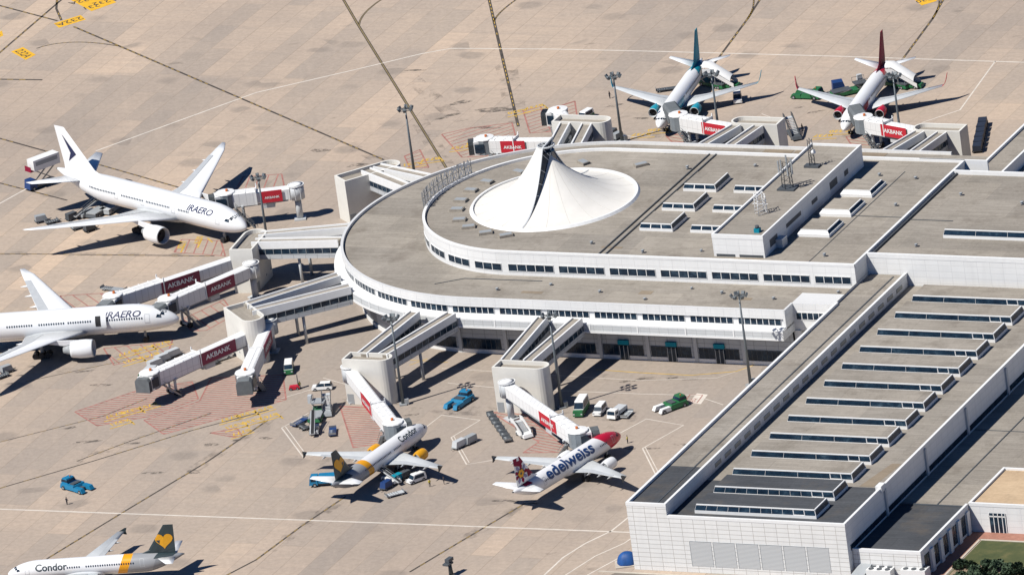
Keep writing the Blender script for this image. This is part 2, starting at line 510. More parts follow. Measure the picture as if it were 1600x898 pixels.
# walls
w = MB()
UP.sweep(w, 0, UP.total, [(0, 12.5), (0, Z_UP - .02)], 0, closed=False, step=1.2)
w.add([(95.2, -25.3, 12.5), (95.2, 36.8, 12.5), (95.2, 36.8, 18.9), (95.2, -25.3, 18.9)], [(0, 1, 2, 3)])
w.build('upper_wall', 'clad', term)
w = MB(); UP.sweep(w, 0, UP.total, [(.05, Z_UP - .5), (.05, Z_UP), (-.55, Z_UP), (-.55, Z_UR - .1)], 0, closed=True, step=1.2)
w.build('parapet', 'coping', term)
r = MB(); pl = UP.outline(0, UP.total, -.5, 1.2); r.sheet(pl, Z_UR); r.build('upper_roof', 'roof', term)
w = MB(); LO.sweep(w, 0, LO.total, [(.0, 12.0), (.05, Z_LP), (-.55, Z_LP), (-.55, Z_LR - .1), (-.3, 12.0)], 0, step=1.6); w.build('fascia', 'clad', term)
r = MB(); pl = LO.outline(0, LO.total, -.5, 1.6); r.sheet([(95.2, -35.5)] + [(84.0, -35.5)] + pl + [(95.2, 53.0)], Z_LR); r.build('lower_roof', 'roof', term)
# gallery strip behind the windows, sloped apron of panels, soffit and ground floor
w = MB(); LO.sweep(w, 0, LO.total, [(-.35, 12.05), (-.35, 10.2)], 0, closed=False, step=1.6); w.build('gallery_wall', 'clad', term)
w = MB(); LO.sweep(w, 0, LO.total, [(-.5, 10.2), (-.3, 10.32), (1.95, 9.95), (1.95, 9.7), (-.5, 9.7)], 0, step=1.6); w.build('ledge', 'coping', term)
w = MB(); LO.sweep(w, 0, LO.total, [(1.9, 9.72), (1.98, 9.72), (2.0, 8.25), (2.0, 7.9), (-2.6, 7.9), (-.5, 9.72)], 0, step=1.6); w.build('panel_band', 'clad_light', term)
w = MB(); LO.sweep(w, 0, LO.total, [(2.03, 8.3), (2.12, 8.3), (2.12, 7.86), (2.03, 7.86)], 0, step=1.6); w.build('canopy_rim', 'coping', term)
w = MB(); LO.sweep(w, 0, LO.total, [(-3.1, 7.95), (-3.1, 0)], 0, closed=False, step=1.6); w.build('ground_floor_wall', 'clad_grey', term)
w = MB(); LO.sweep(w, 0, LO.total, [(-2.85, 0), (-2.85, .9), (-3.15, .9), (-3.15, 0)], 0, step=1.6); w.build('plinth', 'white', term)

def window(parent, path, a, b, z0, z1, off, panes, frame='white', bar=.14, name='window'):
    m = MB(); path.sweep(m, a, b, [(off, z0), (off, z1), (off - .2, z1), (off - .2, z0)], 0, step=1.4)
    win = m.build(name, 'glass', parent)
    m = MB()
    for i in range(panes + 1):
        t = a + (b - a) * i / panes
        path.sweep(m, max(a, t - bar / 2), min(b, t + bar / 2), [(off + .05, z0), (off + .05, z1), (off - .1, z1), (off - .1, z0)], 0, step=9)
    for za, zb in ((z0 - .02, z0 + .1), (z1 - .1, z1 + .02)):
        path.sweep(m, a, b, [(off + .05, za), (off + .05, zb), (off - .1, zb), (off - .1, za)], 0, step=1.4)
    m.build('window_frame', frame, win)
    return win
for k in range(7):                                   # straight front, upper storey
    u0 = 12.9 + 12.12 * k
    u1 = u0 + (10.9 if k < 6 else 8.4)
    window(term, UP, 95.2 - u1, 95.2 - u0, 14.35, 16.1, .04, 5 if k < 6 else 4)
s = UP.L1 + 1.2
for k in range(10):                                  # round end
    window(term, UP, s, s + 7.0, 14.35, 16.1, .04, 3); s += 8.6
s = 1.0
while s < LO.L1 + LO.LA:                             # lower storey gallery and ground floor, bay by bay
    wd = 10.0
    window(term, LO, s, s + wd, 10.32, 11.95, -.28, 7)
    if s < 84:
        gw = window(term, LO, s + .9, s + wd + .3, .95, 3.3, -3.0, 8, 'dark_grey', .1)
        m = MB(); LO.sweep(m, s + wd + .55, s + wd + 1.35, [(-2.75, 0), (-2.75, 7.92), (-3.2, 7.92), (-3.2, 0)], 0, step=9); m.build('pilaster', 'light_grey', term)
        if int(s / 11.3) in (2, 3, 1, 5):
            a = s + 4.3
            m = MB(); LO.sweep(m, a, a + 2.1, [(-2.7, .02), (-2.7, 3.1), (-3.1, 3.1), (-3.1, .02)], 0, step=9); d = m.build('door', 'glass', term)
            m = MB()
            for q in (0, .97, 1.94): LO.sweep(m, a + q, a + q + .16, [(-2.64, .02), (-2.64, 3.2), (-2.8, 3.2), (-2.8, .02)], 0, step=9)
            m.build('door_frame', 'grey', d)
            m = MB(); LO.sweep(m, a - .2, a + 2.3, [(-2.55, 3.5), (-2.55, 4.5), (-3.08, 4.5), (-3.08, 3.5)], 0, step=9); m.build('gate_number_board', 'teal', term)
    m = MB(); LO.sweep(m, s + wd + .25, s + wd + .55, [(2.03, 9.95), (2.1, 8.28), (1.9, 8.2), (1.9, 9.95)], 0, step=9); m.build('canopy_rib', 'coping', term)
    s += 11.3
# set back bay next to the wing, with the open garage below it
w = MB(); w.box(84.5, 95.1, -36.0, -30.0, 7.9, Z_LP - .03); w.box(84.5, 86.0, -36.4, -30, 0, 7.9); w.build('garage_bay_wall', 'clad', term)
w = MB(); w.box(84.2, 84.7, -40.36, -35.6, 9.6, Z_LP - .04); w.box(84.2, 84.7, -42.42, -35.6, 7.86, 9.96); w.build('bay_end_wall', 'clad', term)
w = MB(); w.box(84.55, 95.1, -24, -23.6, 0, 7.9); w.build('garage_back_wall', 'dark_grey', term)
w = MB(); w.box(85.2, 94.6, -36.06, -35.9, 10.3, 11.95); gw = w.build('window', 'glass', term)
w = MB()
for i in range(8): w.box(85.2 + i * 1.33, 85.34 + i * 1.33, -36.12, -35.95, 10.3, 11.95)
w.box(85.2, 94.6, -36.11, -35.95, 10.25, 10.37); w.box(85.2, 94.6, -36.11, -35.95, 11.88, 12.0)
w.build('window_frame', 'white', gw)
# the high block to the right
w = MB(); w.add([(95.2, -18.7, 5), (190, -18.7, 5), (190, -18.7, 18.98), (95.2, -18.7, 18.98)], [(0, 1, 2, 3)])
w.add([(95.2, 30.6, 5), (190, 30.6, 5), (190, 30.6, 18.98), (95.2, 30.6, 18.98)], [(0, 1, 2, 3)]); w.build('block_wall', 'clad', term)
w = MB(); w.sheet([(95.4, -18.4), (190, -18.4), (190, 30.3), (95.4, 30.3)], Z_UR - .25); w.build('block_roof', 'roof', term)
w = MB(); w.box(95.25, 190, -18.75, -18.15, 18.0, Z_UP + .02); w.box(95.25, 190, 30.1, 30.68, 17.9, Z_UP + .02)
w.box(94.75, 95.3, -25.1, 36.6, 18.1, Z_UP - .03); w.build('block_parapet', 'coping', term)
# expansion joints and curbs on the roofs
w = MB()
for u in (34.3, 35.9): w.box(u - .12, u + .12, -24.6, 36.1, Z_UR, Z_UR + .28)
w.box(95.9, 96.2, -18, 30, Z_UR - .25, Z_UR + .2)
w.box(73.6, 94.6, 3.4, 3.55, Z_UR, Z_UR + .12); w.box(96.4, 112, 3.0, 3.15, Z_UR - .25, Z_UR - .1)
w.box(83.7, 83.85, -24, 30, Z_UR, Z_UR + .08)
w.build('expansion_joint', 'dark_grey', term)
w = MB()
for k in range(4): w.box(40 + k * 7.5, 46.9 + k * 7.5, 40.5, 52.8, Z_LR + .02, Z_LR + .06)
w.build('roof_patch', 'roof_brown', term)
# back parapet of the right part, small light well and the strip going off behind
w = MB(); w.box(84, 95.2, 46.4, 46.9, 12.6, 14.6); w.box(84.5, 100.6, 36.5, 37.0, 14.2, Z_UP); w.build('well_wall', 'coping', term)
w = MB(); w.box(95.4, 102.0, 37.2, 230, 8.0, 14.3); w.build('rear_strip', 'roof', term)
w = MB(); w.box(95.3, 95.8, 37.2, 230, 14.0, 14.9); w.box(101.6, 102.1, 40.6, 230, 10.0, 14.9); w.build('rear_strip_parapet', 'coping', term)
w = MB(); w.box(102.2, 190, 40, 230, 8.0, 12.0); w.build('rear_roof', 'roof', term)

# plant room on the roof
w = MB(); w.box(61.0, 73.0, -22.2, 32.35, Z_UR - .1, 22.98); w.build('plant_room', 'clad', term)
w = MB(); w.sheet([(61.4, -21.8), (72.6, -21.8), (72.6, 32), (61.4, 32)], 23.0); w.build('plant_room_roof', 'roof', term)
w = MB(); w.box(60.95, 61.4, -22.25, 32.4, 22.6, 23.5); w.box(72.6, 73.05, -22.25, 32.4, 22.6, 23.5); w.box(61.4, 72.6, -22.25, -21.8, 22.6, 23.48); w.box(61.4, 72.6, 31.95, 32.4, 22.6, 23.48); w.build('plant_room_parapet', 'coping', term)
for v0, v1, z0, z1 in ((-19, -15, 19.6, 21.3), (-10, -2, 20.5, 21.4), (4, 7, 20.4, 21.3), (14, 18, 20.0, 21.6), (22, 24, 20, 21.2)):
    w = MB(); w.box(73.0, 73.06, v0, v1, z0, z1); w.build('louver', 'dark_grey', term)
w = MB(); w.box(73.05, 74.6, -16.2, -13.6, Z_UR, 20.3); w.build('ventilation_cabinet', 'light_grey', term)
w = MB(); w.box(61.6, 66, -22.24, -22.2, Z_UR + .05, Z_UR + .6); w.box(67, 72.6, -22.24, -22.2, Z_UR + .05, Z_UR + .6); w.build('base_strip', 'dark_grey', term)  # dark grey strips along the foot of the plant room front

def skylight(parent, u0, u1, v0, v1, z, front, side, roofm='roof', h=1.85, slope=.4, panes=11, back=True):
    """raised roof light: white curb, dark sloping glass and a flat felt top; returns the part"""
    m = MB(); m.box(u0, u1, v0, v1, z - .05, z + .6)
    sk = m.build('skylight', 'coping', parent)
    t0, t1 = z + .6, z + h
    i0, i1, j0, j1 = u0 + slope, u1 - slope, v0 + slope, v1 - slope
    A = [(u0 + .06, v0 + .06, t0), (u1 - .06, v0 + .06, t0), (u1 - .06, v1 - .06, t0), (u0 + .06, v1 - .06, t0)]
    B = [(i0, j0, t1), (i1, j0, t1), (i1, j1, t1), (i0, j1, t1)]
    gm = MB(); om = MB(); rm = MB()
    for k, mat in ((0, front), (1, side), (2, roofm), (3, roofm)):
        (gm if mat == 'glass' else om if mat == 'coping' else rm).add([A[k], A[(k + 1) % 4], B[(k + 1) % 4], B[k]], [(0, 1, 2, 3)])
    if gm.f: gm.build('glazing', 'glass', sk)
    if om.f: om.build('side_panel', 'coping', sk)
    rm.build('felt_upstand', roofm, sk)
    m = MB(); m.box(i0 - .02, i1 - .16, j0 + .16, j1 + .02, t1 - .2, t1 + .03); m.build('flat_top', roofm, sk)
    m = MB()
    for a, b in ((0, 1), (1, 2)): m.beam(B[a], B[b], .26, .2); m.beam(A[a], A[b], .14, .14)
    if front == 'glass':
        for k in range(panes + 1):
            if roofm != 'roof_dark' and panes > 8 and k not in (0, 3, 6, panes - 2, panes - 1, panes): continue
            f = k / panes
            p = Vector(A[0]).lerp(Vector(A[1]), f); q = Vector(B[0]).lerp(Vector(B[1]), f)
            mm = MB(); mm.beam(p, q, .2 if k in (panes - 2, panes - 1) else .05, .08); mm.build('mullion', 'coping', sk)
        if panes > 8:
            p = Vector(A[0]).lerp(Vector(A[1]), (panes - 2) / panes); q = Vector(A[0]).lerp(Vector(A[1]), (panes - 1) / panes)
            m.beam(p + Vector((0, .05, .08)), q + Vector((0, .05, .08)), .1, .2)
    if side == 'glass':
        for k in (0, 1):
            m.beam(A[1 + k], B[1 + k], .12, .12)
    m.build('glazing_bars', 'coping', sk)
    return sk
for v in (14.2, 2.6, -9.4):
    skylight(term, 37.6, 45.5, v, v + 8, Z_UR, 'glass', 'glass', panes=3, h=1.6)
    skylight(term, 49.7, 57.6, v, v + 8, Z_UR, 'glass', 'glass', panes=3, h=1.6)
    skylight(term, 75.0, 82.6, v, v + 8, Z_UR, 'coping', 'glass', h=1.35, slope=.7)
skylight(term, 108.0, 138.0, -6.5, 1.4, Z_UR - .25, 'glass', 'glass', panes=12)
for (u, v, a) in ((-10.4, 15, -.5), (-11.8, 9.7, -.2), (-11.5, 3.7, 0), (-9.9, -1.7, .3), (-6.6, -7.6, .6), (-2.6, -11.4, .9), (2.9, -14.4, 1.2), (8.3, -15.5, 1.5), (7.1, 28.4, -1.5), (21.2, 28.2, 1.9), (-5.5, 21.5, -.9)):
    m = MB(); m.box(-1.5, 1.5, -.9, .9, 0, .55)
    h = m.build('roof_hatch', 'roof', term, (u, v, Z_UR)); h.rotation_euler = (0, 0, a * .4)
    m = MB(); m.box(-1.3, 1.3, -.7, .7, .56, .62); m.build('hatch_lid', 'grey', h)
    m = MB(); m.box(1.5, 1.56, -.85, .85, .02, .5); m.build('hatch_side', 'dark_grey', h)

# the tent: two half cones of membrane standing apart, glass wall between them
TU, TV, TR = 10.2, 6.2, 18.1
tent = MB()
def prof(H, r0, p, r):
    t = (TR - r) / (TR - r0)
    return H * t ** p
HL, HR, ZT = 12.7, 10.4, Z_UR + .15
def half(a0, a1, H, r0, p, cu, n=40, k=22):
    rings = []
    for j in range(k + 1):
        r = TR + (r0 - TR) * (j / k) ** .85
        z = prof(H, r0, p, r)
        f = j / k
        rings.append([(TU + cu * f + r * math.cos(a0 + (a1 - a0) * i / n), TV + r * math.sin(a0 + (a1 - a0) * i / n), ZT + z) for i in range(n + 1)])
    return rings
LRINGS = half(math.pi / 2, math.pi * 1.5, HL, 1.9, 2.15, -.38)
RRINGS = half(-math.pi / 2, math.pi / 2, HR, .25, 1.95, .28)
tent.loft(LRINGS, 0, caps=False, smooth=True, closed=False)
tent.loft(RRINGS, 0, caps=False, smooth=True, closed=False)
tentp = tent.build('tent_roof', 'membrane', term)
for R_ in (LRINGS, RRINGS):
    for i in range(4, 40, 4):
        sm_ = MB()
        for j in range(len(R_) - 3): sm_.beam(R_[j][i], R_[j + 1][i], .10, .05)
        sm_.build('membrane_seam', 'seam', tentp)
# glass between the two shells, front and back edge curves, leaning from the left shell to the right one
gl = MB(); bars = MB()
for end, sgn in ((0, 1), (-1, -1)):
    a = [Vector(r[end if sgn > 0 else -1]) for r in LRINGS]; b = [Vector(r[-1 if sgn > 0 else 0]) for r in RRINGS]
    # LRINGS starts at the back (angle 90), RRINGS ends at the back
    for q in range(len(a) - 1):
        gl.add([a[q], a[q + 1], b[q + 1], b[q]], [(0, 1, 2, 3)])
        if q % 3 == 0: bars.beam(a[q], b[q], .12, .12)
    for q in range(len(a) - 1):
        bars.beam(a[q], a[q + 1], .35, .22)
topb = [Vector(LRINGS[-1][0]), Vector(LRINGS[-1][-1])]
rp = Vector(RRINGS[-1][0])
gl.add([topb[0], topb[1], rp], [(0, 1, 2)])
gl.build('tent_glazing', 'glass', tentp)
# apex fin over the glass and ring at the mouth
apex = Vector((TU + .9, TV + 1.2, ZT + HL + 1.5))
bars.beam(topb[0], apex, .3, .3); bars.beam(topb[1], apex, .3, .3); bars.beam(apex, rp, .35, .35); bars.beam(topb[0], rp, .2, .2); bars.beam(topb[1], rp, .2, .2)
bars.build('tent_frame', 'light_grey', tentp)
gl = MB(); gl.add([topb[0], apex, rp], [(0, 1, 2)]); gl.add([topb[1], apex, rp], [(0, 1, 2)]); gl.build('apex_glazing', 'glass', tentp)
rg = MB(); cxr = (TU - .38, TV)
rings = []
for i in range(25):
    a = 2 * math.pi * i / 24; c, s_ = math.cos(a), math.sin(a)
    rings.append([(cxr[0] + rr * c, cxr[1] + rr * s_, ZT + HL + zz) for rr, zz in ((1.95, -.15), (2.05, .15), (1.7, .2), (1.65, -.1))])
rg.loft(rings, caps=False, smooth=True)
for i in range(6):
    a = math.pi * i / 6
    rg.beam((cxr[0] + 1.7 * math.cos(a), cxr[1] + 1.7 * math.sin(a), ZT + HL), (cxr[0] - 1.7 * math.cos(a), cxr[1] - 1.7 * math.sin(a), ZT + HL), .12, .12)
rg.build('tent_ring', 'light_grey', tentp)
m = MB(); m.tube((cxr[0], cxr[1], ZT + HL - 1.2), (cxr[0], cxr[1], ZT + HL - 1.1), 1.8, n=20); m.build('ring_glass', 'glass', tentp)
cb = MB(); rings = []
for i in range(73):
    a = 2 * math.pi * i / 72; c, s_ = math.cos(a), math.sin(a)
    rings.append([(TU + rr * c, TV + rr * s_, Z_UR + zz) for rr, zz in ((TR - .1, 0), (TR - .1, .55), (TR + .35, .55), (TR + .75, 0))])
cb.loft(rings, caps=False); cb.build('tent_curb', 'coping', term)

# ------------------------------------------------------------------ roof sign letters seen from behind
row1, row2 = 'ANTALYA HAVALIMANI', 'ANTALYA INTERNATIONAL AIRPORT'
sgn = thing('roof_sign', 'two rows of tall steel letters along the curved back edge of the terminal roof', 'sign', uvw(*UP.pt(UP.L1 + 42, 1.5), Z_LR), AX)
off = Vector((*UP.pt(UP.L1 + 42, 1.5), Z_LR))
fr = MB(); s0, s1 = UP.L1 + 41.5, UP.L1 + 62.5
for i in range(0, 23, 2):
    t = s0 + (s1 - s0) * i / 22
    p = Vector((*UP.pt(t, .35), Z_LR)) - off
    fr.beam(p + Vector((0, 0, 4)), p + Vector((0, 0, 8.9)), .12, .12)
for z in (5.6, 7.2):
    for i in range(22):
        a, b = (Vector((*UP.pt(s0 + (s1 - s0) * k / 22, .35), Z_LR + z)) - off for k in (i, i + 1)); fr.beam(a, b, .09, .09)
fr.build('scaffold', 'steel', sgn)
for row, z0, sz in ((row1, 7.35, 2.0), (row2, 5.7, 2.0)):
    vs, fs, wd = text_mesh(row, sz, .07)
    lm = MB(); pv = []
    for x, y, z in vs:
        t = s0 + (s1 - s0) * (1 - x / wd)
        pv.append(Vector((*UP.pt(t, .5), Z_LR + z0 + y)) - off)
    lm.add(pv, fs); lm.add([p + Vector((0, 0, 0)) for p in pv], [])
    lm.build('lettering', 'white', sgn)

# small fittings on the roofs
for (u, v, z, h, r) in ((44, -22, Z_UR, .7, .3), (57, -20, Z_UR, .5, .25), (30, -18, Z_UR, .6, .3), (33, 27, Z_UR, .8, .3), (48, 30, Z_UR, .5, .3), (86, -20, Z_UR, .7, .3), (90, 10, Z_UR, .6, .3), (79, 27, Z_UR, .6, .3), (88, 26, Z_UR, .5, .3), (104, -12, Z_UR - .25, .6, .3), (118, 14, Z_UR - .25, .7, .35), (128, 20, Z_UR - .25, .6, .3), (102, 18, Z_UR - .25, .6, .3), (14, -34, Z_LR, .5, .3), (38, -33, Z_LR, .5, .3), (66, -31, Z_LR, .6, .3), (50, -36, Z_LR, .4, .3), (79, -33, Z_LR, .5, .3), (25, -30, Z_LR, .4, .3), (58, -29, Z_LR, .4, .25), (92, -28, Z_LR, .5, .3)):
    m = MB(); m.tube((u, v, z), (u, v, z + h), r, n=10); m.tube((u, v, z + h), (u, v, z + h + .12), r * 1.5, r * .8, n=10); m.build('roof_vent', 'grey', term)
for (u, v, z, l, w_) in ((20, -35, Z_LR, 5, 1.2), (47, -33, Z_LR, 3, 2), (70, -34, Z_LR, 4, 1.4), (33, -20, Z_UR, 5, 1.0), (66, -23.6, Z_UR, 7, .8)):
    m = MB(); m.box(u, u + l, v, v + w_, z, z + .03); m.build('roof_mat', 'roof_brown', term)
m = MB()
for (a, b) in (((-2, -32, Z_LR + .05), (3.5, -28.2, Z_LR + .05)), ((3.5, -28.2, Z_LR + .05), (22, -28.0, Z_LR + .05))): m.beam(a, b, .2, .12)
m.build('cable_duct', 'dark_grey', term)

# ------------------------------------------------------------------ the wing with the long roof lights
wing = thing('concourse_wing', 'long white concourse wing with rows of roof lights and a blind panelled end wall', 'building', (0, 0, 0), AX)
w = MB(); w.add([(95.3, -147, 0), (104.2, -147, 0), (104.2, -147, 14.85), (95.3, -147, 14.85)], [(0, 1, 2, 3)])
w.add([(104.2, -147, 0), (143.9, -147, 0), (143.9, -147, 12.35), (104.2, -147, 12.35)], [(0, 1, 2, 3)])
w.add([(95.3, -147, 0), (95.3, -18.7, 0), (95.3, -18.7, 14.85), (95.3, -147, 14.85)], [(0, 1, 2, 3)]); w.build('end_wall', 'clad_big', wing)
w = MB(); w.add([(143.9, -147, 0), (143.9, -18.7, 0), (143.9, -18.7, 12.35), (143.9, -147, 12.35)], [(0, 1, 2, 3)])
w.add([(104.2, -147, 11), (104.2, -19, 11), (104.2, -19, 14.85), (104.2, -147, 14.85)], [(0, 1, 2, 3)]); w.build('side_wall', 'clad', wing)
w = MB(); w.sheet([(95.7, -126.0), (103.8, -126.0), (103.8, -18.8), (95.7, -18.8)], 14.3); w.build('strip_roof', 'roof', wing)
w = MB(); w.sheet([(95.7, -146.6), (103.8, -146.6), (103.8, -126.0), (95.7, -126.0)], 14.31); w.build('strip_roof_end', 'roof_dark', wing)
w = MB(); w.sheet([(104.3, -126.9), (143.5, -126.9), (143.5, -18.8), (104.3, -18.8)], 11.9); w.build('main_roof', 'roof', wing)
w = MB(); w.sheet([(104.3, -146.6), (143.5, -146.6), (143.5, -126.9), (104.3, -126.9)], 11.92); w.build('main_roof_end', 'roof_dark', wing)
w = MB(); w.box(95.22, 95.8, -147.05, -36.6, 14.2, 14.92); w.box(103.7, 104.26, -147.05, -18.8, 14.2, 14.92); w.box(95.8, 103.7, -147.05, -146.5, 14.2, 14.9)
w.box(104.26, 143.96, -147.05, -146.5, 11.8, 12.42); w.box(143.4, 143.96, -146.5, -18.8, 11.8, 12.42); w.build('parapet', 'coping', wing)
w = MB(); w.box(101.4, 101.7, -146.4, -20, 14.3, 14.42); w.build('roof_seam', 'dark_grey', wing)
for k in range(20):
    v = -122 + k * 5.1
    w = MB(); w.box(104.2, 104.3, v, v + 3.0, 12.6, 13.5); w.build('vent', 'steel', wing)
for k in range(5):
    v = -143 + k * 22
    if k == 0: v0, v1 = -145.5, -127
    else: v0, v1 = -127 + (k - 1) * 22 + 1.2, -127 + k * 22 - .6
    m = MB(); m.box(143.9, 143.98, v0, v1, 6.0, 7.2); m.build('window', 'glass', wing)
    m = MB(); m.box(143.9, 144.3, v1 + .1, v1 + .8, 5.8, 11.7); m.build('downpipe', 'light_grey', wing)
m = MB(); m.box(142.9, 144.2, -128.4, -126.2, 11.5, 12.9); m.build('roof_step', 'coping', wing)
for k in range(13):
    v = -144.1 + k * 9.6
    skylight(wing, 109.2, 136.4, v, v + 7.0, 11.9, 'glass', 'glass', 'roof_dark' if k < 2 else 'roof', panes=11)
for k in range(6):
    u = 108.6 + k * 5.25
    m = MB(); m.box(u, u + 4.75, -147.06, -146.99, 1.5, 6.9); lv = m.build('louver_panel', 'louver', wing)
    m = MB(); m.box(u - .08, u, -147.09, -146.99, 1.45, 6.95); m.box(u, u + 4.75, -147.09, -146.99, 6.9, 6.98); m.build('louver_frame', 'grey', lv)
m = MB(); m.sheet([(138.4, -126.5), (141.5, -126.5), (142.6, -114), (140.5, -114)], 11.93); m.build('roof_stain', 'roof_brown', wing)

annex = thing('annex_building', 'low flat roofed white annex beside the wing with tall windows along its right side', 'building', (0, 0, 0), AX)
w = MB(); w.add([(144.0, -145, 0), (159, -145, 0), (159, -145, 6.15), (144.0, -145, 6.15)], [(0, 1, 2, 3)]); w.build('front_wall', 'clad_big', annex)
w = MB(); w.add([(159, -145, 0), (159, -119.5, 0), (159, -119.5, 6.15), (159, -145, 6.15)], [(0, 1, 2, 3)]); w.build('side_wall', 'clad', annex)
w = MB(); w.sheet([(144.0, -120), (158.6, -120), (158.6, -100.4), (240, -100.4), (240, -18.8), (144.0, -18.8)], 5.6); w.build('roof', 'roof', annex)
w = MB(); w.sheet([(144.0, -144.6), (158.6, -144.6), (158.6, -120), (144.0, -120)], 5.62); w.build('roof_end', 'roof_dark', annex)
w = MB(); w.box(144.0, 159.05, -145.05, -144.5, 5.5, 6.22); w.box(158.5, 159.05, -144.5, -119.6, 5.5, 6.22); w.build('parapet', 'coping', annex)
w = MB(); w.box(144.2, 158.4, -120.3, -119.9, 5.6, 5.85); w.box(152.0, 152.25, -119.8, -19, 5.6, 5.72); w.box(144.3, 240, -80.2, -80.0, 5.6, 5.7); w.build('roof_seam', 'dark_grey', annex)
for k in range(5):
    v = -143.4 + k * 4.75
    m = MB(); m.box(158.98, 159.06, v, v + 2.5, .6, 4.7); a_ = m.build('window', 'glass', annex)
    m = MB(); m.box(158.98, 159.12, v + 1.18, v + 1.32, .6, 4.7); m.box(158.98, 159.12, v, v + 2.5, 2.6, 2.75); m.build('window_frame', 'dark_grey', a_)
    m = MB(); m.box(159.0, 159.45, v + 2.75, v + 4.2, 0, 5.0); m.build('pilaster', 'white', annex)
sand = thing('sandy_roofed_building', 'low white building with a sandy flat roof and glazed double door beside the lawn', 'building', (0, 0, 0), AX)
w = MB(); w.add([(159.1, -119.5, 0), (230, -119.5, 0), (230, -119.5, 6.3), (159.1, -119.5, 6.3)], [(0, 1, 2, 3)])
w.add([(159.1, -119.5, 5), (159.1, -100.6, 5), (159.1, -100.6, 6.3), (159.1, -119.5, 6.3)], [(0, 1, 2, 3)]); w.build('front_wall', 'clad', sand)
w = MB(); w.sheet([(159.4, -119.2), (230, -119.2), (230, -100.9), (159.4, -100.9)], 5.95); w.build('roof', 'roof_sand', sand)
w = MB(); w.box(159.06, 159.6, -119.55, -100.5, 5.7, 6.4); w.box(159.6, 230, -119.55, -119.0, 5.7, 6.38); w.box(159.6, 230, -101.0, -100.5, 5.7, 6.38); w.build('parapet', 'coping', sand)
m = MB(); m.box(163.4, 167.1, -119.58, -119.48, .02, 4.3); d = m.build('door', 'glass', sand)
m = MB()
for q in (0, 1.0, 1.95, 2.9, 3.6): m.box(163.3 + q, 163.46 + q, -119.66, -119.5, 0, 4.3)
m.box(163.3, 167.1, -119.66, -119.5, 3.5, 3.75); m.build('door_frame', 'white', d)

# ------------------------------------------------------------------ masts, aerials and boxes standing on the roof
def lattice(name, label, p, w, h, legs, mat, rz=0, cat='antenna'):
    t = thing(name, label, cat, p, rz)
    m = MB()
    for i in range(legs):
        a = 2 * math.pi * i / legs
        x, y = w * math.cos(a), w * math.sin(a); a2 = 2 * math.pi * (i + 1) / legs; x2, y2 = w * math.cos(a2), w * math.sin(a2)
        m.tube((x, y, 0), (x * .8, y * .8, h), .09, n=6)
        for k in range(6):
            z0, z1 = h * k / 6, h * (k + 1) / 6
            m.beam((x, y, z0), (x2, y2, z1), .07, .07)
    m.build('lattice', mat, t)
    return t
a = lattice('antenna_mast', 'dark antenna cluster with upright panels on the middle of the plant room roof', uvw(66.6, 6.5, 23.0), 1.35, 6.4, 4, 'dark_grey', AX)
m = MB()
for i in range(7):
    q = 2 * math.pi * i / 7
    m.box(1.5 * math.cos(q) - .15, 1.5 * math.cos(q) + .15, 1.5 * math.sin(q) - .12, 1.5 * math.sin(q) + .12, 3.4 + (i % 3) * .5, 6.0 + (i % 3) * .6)
m.build('panel_antenna', 'grey', a)
m = MB(); m.box(-2, 2, -1.6, 1.6, 0, .35); m.build('base', 'dark_grey', a)
a = lattice('antenna_mast', 'slim dark mast on a dark base at the far end of the plant room roof', uvw(66.8, 19.6, 23.0), .7, 6.5, 3, 'dark_grey', AX)
m = MB(); m.box(-1.7, 1.7, -.9, .9, 0, .5); m.build('base', 'dark_grey', a)
m = MB(); m.tube((.3, 0, 3.4), (.9, 0, 3.6), .5, n=12); m.build('dish', 'white', a)
a = lattice('antenna_mast', 'pale open lattice aerial on the near half of the plant room roof', uvw(66.7, -8.3, 23.0), 1.5, 4.6, 4, 'coping', AX)
m = MB(); m.box(-1.8, 1.8, -.1, .1, 2.2, 2.3); m.box(-.1, .1, -1.8, 1.8, 4.3, 4.4); m.build('crossbar', 'coping', a)
t = thing('roof_fan', 'small dark ventilation unit at the near end of the plant room roof', 'fan', uvw(70.4, -18.9, 23.0), AX)
m = MB(); m.box(-.6, .6, -.6, .6, 0, .9); m.build('casing', 'teal', t); m = MB(); m.tube((0, 0, .9), (0, 0, 1.5), .45, n=12); m.build('cowl', 'dark_grey', t)
t = thing('air_conditioner', 'white box air conditioner on the sandy roof', 'air conditioner', uvw(172.6, -114.5, 5.96), AX)
m = MB(); m.box(-.8, .8, -.5, .5, .1, 1.5); m.build('casing', 'white', t); m = MB(); m.tube((0, -.5, .8), (0, -.53, .8), .5, n=14); m.build('fan_grille', 'dark_grey', t)

